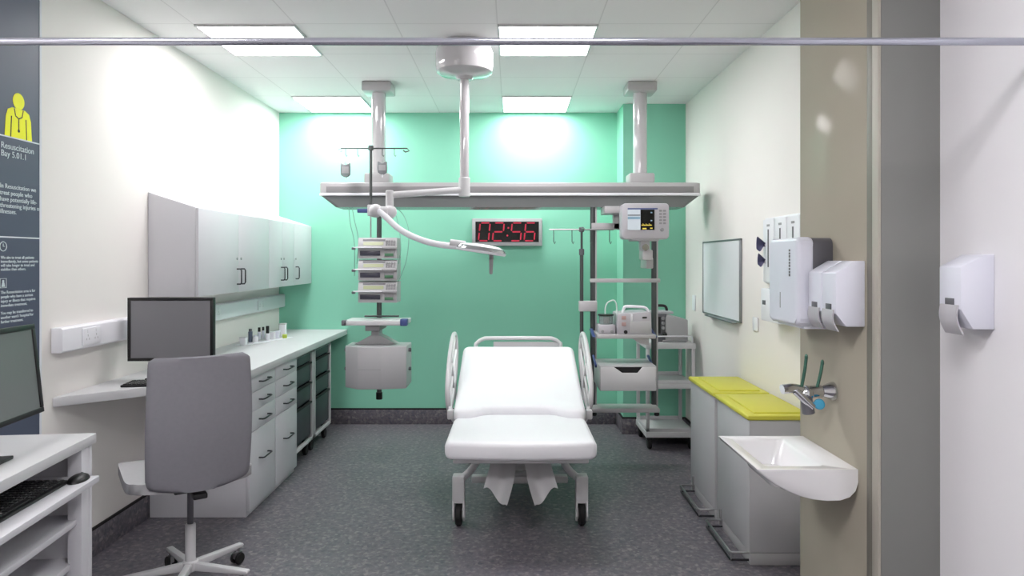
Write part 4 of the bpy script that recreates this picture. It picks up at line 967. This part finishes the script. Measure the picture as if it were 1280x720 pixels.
obj('brand_marks', lg, t); obj('sight_slot', MB().box(BX - .1428, BX - .1415, 2.872, 2.878, 1.365, 1.43, M['mgrey']), t)
# soap dispensers
def soap(y0, y1, xw, xf, zs, label, g):
    zt_, zf, zfb, zb_ = zs; w_ = xw - xf
    t = thing('soap_dispenser', label, 'soap dispenser', (xw, (y0 + y1) / 2, zb_), 0, g)
    obj('cover', MB().prism([(xw - .001, zb_), (xf + w_ * .36, zb_), (xf, zfb), (xf, zf), (xf + .006, zf + .004), (xw - w_ * .3, zt_), (xw - .001, zt_)], 'y', y0, y1, M['bluewhite'], .003), t)
    ym_ = (y0 + y1) / 2; h_ = y1 - y0
    def lev(u, v_):
        q = v_; x = xf + .004 + .035 * q * 0.5 - .018 * math.sin(q * 3.1) * .6; z = zfb + .012 - (zfb - zb_ + .03) * q
        return (Vector((x - .006, ym_ + (u - .5) * h_ * .8, z)), (1, 0, 0.2))
    obj('lever', MB().sheet(lev, 4, 12, .005, M['pump']), t)
    obj('window', MB().box(xf - .0025, xf + .002, ym_ - h_ * .2, ym_ + h_ * .2, zfb + .004, zfb + .032, M['dgrey'], .001), t, label='small grey window')
soap(2.092, 2.198, WN, 1.365, (1.5816, 1.543, 1.414, 1.353), 'white soap dispenser alone on the cream wall nearest the camera', 'soap dispensers')
soap(2.459, 2.568, BX, 1.157, (1.561, 1.517, 1.373, 1.325), 'white soap dispenser of the pair on the boxing, nearer the corner trim', 'soap dispensers')
soap(2.574, 2.686, BX, 1.157, (1.561, 1.517, 1.373, 1.325), 'white soap dispenser of the pair on the boxing, next to the towel dispenser', 'soap dispensers')

# ------------------------------------------------------------------ wash basin
x0, x1, y0, y1, zr = 0.895, BX - .001, 2.508, 2.985, 0.80
prof = [(x0, zr), (x0 + .004, zr - .012), (x0 + .03, zr - .032), (x0 + .065, zr - .057), (x0 + .105, zr - .08), (x0 + .15, zr - .099), (x0 + .20, zr - .112), (x0 + .25, zr - .118), (x0 + .30, zr - .117), (x0 + .335, zr - .105), (x0 + .357, zr - .082), (x1, zr - .05), (x1, zr)]
n = len(prof); vs, fs = [], []
ys = [(y0, .96), (y0 + .004, .985), (y0 + .014, 1.0), (y1 - .014, 1.0), (y1 - .004, .985), (y1, .96)]
for y, s_ in ys:
    for x, z in prof: vs.append((x1 - (x1 - x) * s_ if z < zr else x, y, zr - (zr - z) * s_))
for j in range(len(ys) - 1):
    for i in range(n - 1): fs.append((j * n + i, j * n + i + 1, (j + 1) * n + i + 1, (j + 1) * n + i))
fs.append(tuple(range(n))); fs.append(tuple((len(ys) - 1) * n + k for k in range(n))[::-1])
# rim ring and bowl
outer = [(x0, y0), (x1, y0), (x1, y1), (x0, y1)]
def ringpts(l): return l
R0 = rrect(x0 + .042, x1 - .105, y0 + .042, y1 - .04, .02, 4); Rm = rrect(x0 + .05, x1 - .112, y0 + .05, y1 - .048, .03, 4); R1 = rrect(x0 + .09, x1 - .14, y0 + .085, y1 - .085, .04, 4)
m_ = len(R0)
O2 = []
for p in R0:  # matching outer ring
    cx_, cy2 = (x0 + x1) / 2, (y0 + y1) / 2
    O2.append((x1 if p[0] > (x0 + x1 - .06) / 2 else x0, y1 if p[1] > cy2 else y0))
b_ = len(vs)
for p in O2: vs.append((p[0], p[1], zr))
for p in R0: vs.append((p[0], p[1], zr))
for p in Rm: vs.append((p[0], p[1], zr - .012))
for p in R1: vs.append((p[0], p[1], zr - .095))
for q in range(3):
    for i in range(m_):
        a, b = b_ + q * m_ + i, b_ + q * m_ + (i + 1) % m_; fs.append((a, b, b + m_, a + m_))
fs.append(tuple(b_ + 3 * m_ + i for i in range(m_)))
t = thing('wash_basin', 'white ceramic wash basin mounted on the beige boxing', 'basin', (x1, (y0 + y1) / 2, zr - .118))
mb = MB().raw(vs, fs, M['ceramic'])
bm = bmesh.new(); me_ = bpy.data.meshes.new('tmp'); me_.from_pydata([tuple(v) for v in mb.v], [], mb.f); bm.from_mesh(me_); bpy.data.meshes.remove(me_)
bmesh.ops.remove_doubles(bm, verts=bm.verts[:], dist=0.0005); mb = MB()._bm(bm, M['ceramic'])
obj('bowl', mb, t, ang=50)
obj('drain', MB().cyl((x0 + .16, 2.75, zr - .0945), (x0 + .16, 2.75, zr - .0915), 0.022, M['chrome'], n=20), t)
# lever mixer tap
ty = 2.70; tz = AZ(489, ty)
t = thing('mixer_tap', 'chrome wall mixer tap with two upright levers above the basin', 'tap', (BX, ty, tz))
def TXp(px): return AX(px, ty)
obj('wall_flange', MB().lathe([(0, 0), (.037, 0), (.037, .006), (.022, .04), (.02, .05), (0, .05)], M['chrome'], Matrix.Translation((BX - .001, ty, tz)) @ Matrix.Rotation(R(-90), 4, 'Y'), 24), t)
obj('body', MB().cyl((BX - .045, ty, tz), (TXp(1003), ty, tz - .004), .025, M['chrome'], n=20, bev=.005).ball((TXp(1008), ty, tz - .008), .031, M['chrome']), t)
obj('spout', MB().tube([(TXp(1004), ty, tz + .002), (TXp(992), ty - .01, tz + .012), (TXp(983), ty - .02, tz + .014), (TXp(974.5), ty - .025, tz + .012)], .019, M['chrome'], 12, smooth=4), t)
obj('outlet', MB().cyl((TXp(1005), ty - .015, tz - .015), (TXp(1008), ty - .02, tz - .085), .022, M['dgrey'], .024, 20, .004).tube([(TXp(992), ty - .02, tz + .005), (TXp(1003), ty - .03, tz - .03), (TXp(1012), ty - .03, tz - .055)], .015, M['chrome'], 12), t)
for p, q in (((1000.5, 484), (1006.5, 446)), ((1019.5, 486), (1026.5, 453))):
    a = Vector((TXp(p[0]), ty - .01, AZ(p[1], ty))); b = Vector((TXp(q[0]), ty - .01, AZ(q[1], ty))); m1 = a.lerp(b, .6) + Vector((.002, 0, 0))
    mb = MB().tube([a, m1, b], .0062, M['green_reflect'], 10, smooth=4).ball(b, .009, M['green_reflect'], (0.7, .9, 1.4), 12)
    obj('lever', mb, t, label='upright metal lever')
obj('blue_cap', MB().cyl((TXp(1018), ty - .045, AZ(503, ty)), (TXp(1021), ty - .02, AZ(503, ty)), .02, M['ltblue'], n=20, bev=.005), t, label='light blue cap')

# ------------------------------------------------------------------ pedal bins
def pedal_bin(y0, y1, label):
    x0, x1, h_ = 1.208, WR - .015, 0.765
    t = thing('pedal_bin', label, 'bin', ((x0 + x1) / 2, (y0 + y1) / 2, 0), 0, 'pedal bins by the right wall')
    obj('body', MB().box(x0 + .006, x1 - .006, y0 + .012, y1 - .012, 0.062, h_ - .022, M['bin'], .006), t)
    obj('plinth', MB().box(x0 + .01, x1 - .01, y0 + .008, y1 - .008, 0, .06, M['grey_enamel'], .004), t)
    lid = MB().box(x0 - .006, x1, y0, y1, h_ - .022, h_ + .003, M['lid'], .007, 3)
    lid.box(x0 + .045, x1 - .04, y0 + .05, y1 - .05, h_ + .0, h_ + .011, M['lid'], .008, 3)
    obj('lid', lid, t, label='yellow lid')
    ya, yb_ = y0 + .03, y1 - .1; pz = .058
    lowz = .02
    p = MB().tube([(x0 + .012, ya, lowz), (x0 - .075, ya, lowz), (x0 - .082, ya + .008, lowz), (x0 - .082, yb_ - .008, lowz), (x0 - .075, yb_, lowz), (x0 + .012, yb_, lowz)], .006, M['handle'], 8).tube([(x0 + .012, ya, pz), (x0 - .075, ya, pz), (x0 - .085, ya + .008, pz), (x0 - .085, yb_ - .008, pz), (x0 - .075, yb_, pz), (x0 + .012, yb_, pz)], .007, M['steel'], 8)
    for yy in (ya + .004, yb_ - .004): p.cyl((x0 - .078, yy, lowz), (x0 - .078, yy, pz), .005, M['steel'], n=10)
    p.box(x0 - .005, x0 + .02, yb_ - .004, yb_ + .008, .03, .12, M['steel'], .003)
    obj('pedal', p, t, label='wire foot pedal frame')
pedal_bin(3.51, 4.085, 'grey pedal bin with yellow lid, nearer one, behind the wash basin')
pedal_bin(4.115, 4.69, 'grey pedal bin with yellow lid, farther one toward the green wall')

# ------------------------------------------------------------------ curtain rail
RY, RZ = 1.884, 2.163
t = thing('curtain_rail', 'chrome curtain rail running across the room near the ceiling', 'curtain rail', (0, RY, RZ))
obj('rod', MB().cyl((WL + .004, RY, RZ), (WN - .004, RY, RZ), .0105, M['railm'], n=20), t)
for x, sg in ((WL, 1), (WN, -1)): obj('wall_flange', MB().cyl((x + sg * .001, RY, RZ), (x + sg * .018, RY, RZ), .03, M['steel'], n=20, bev=.004), t)
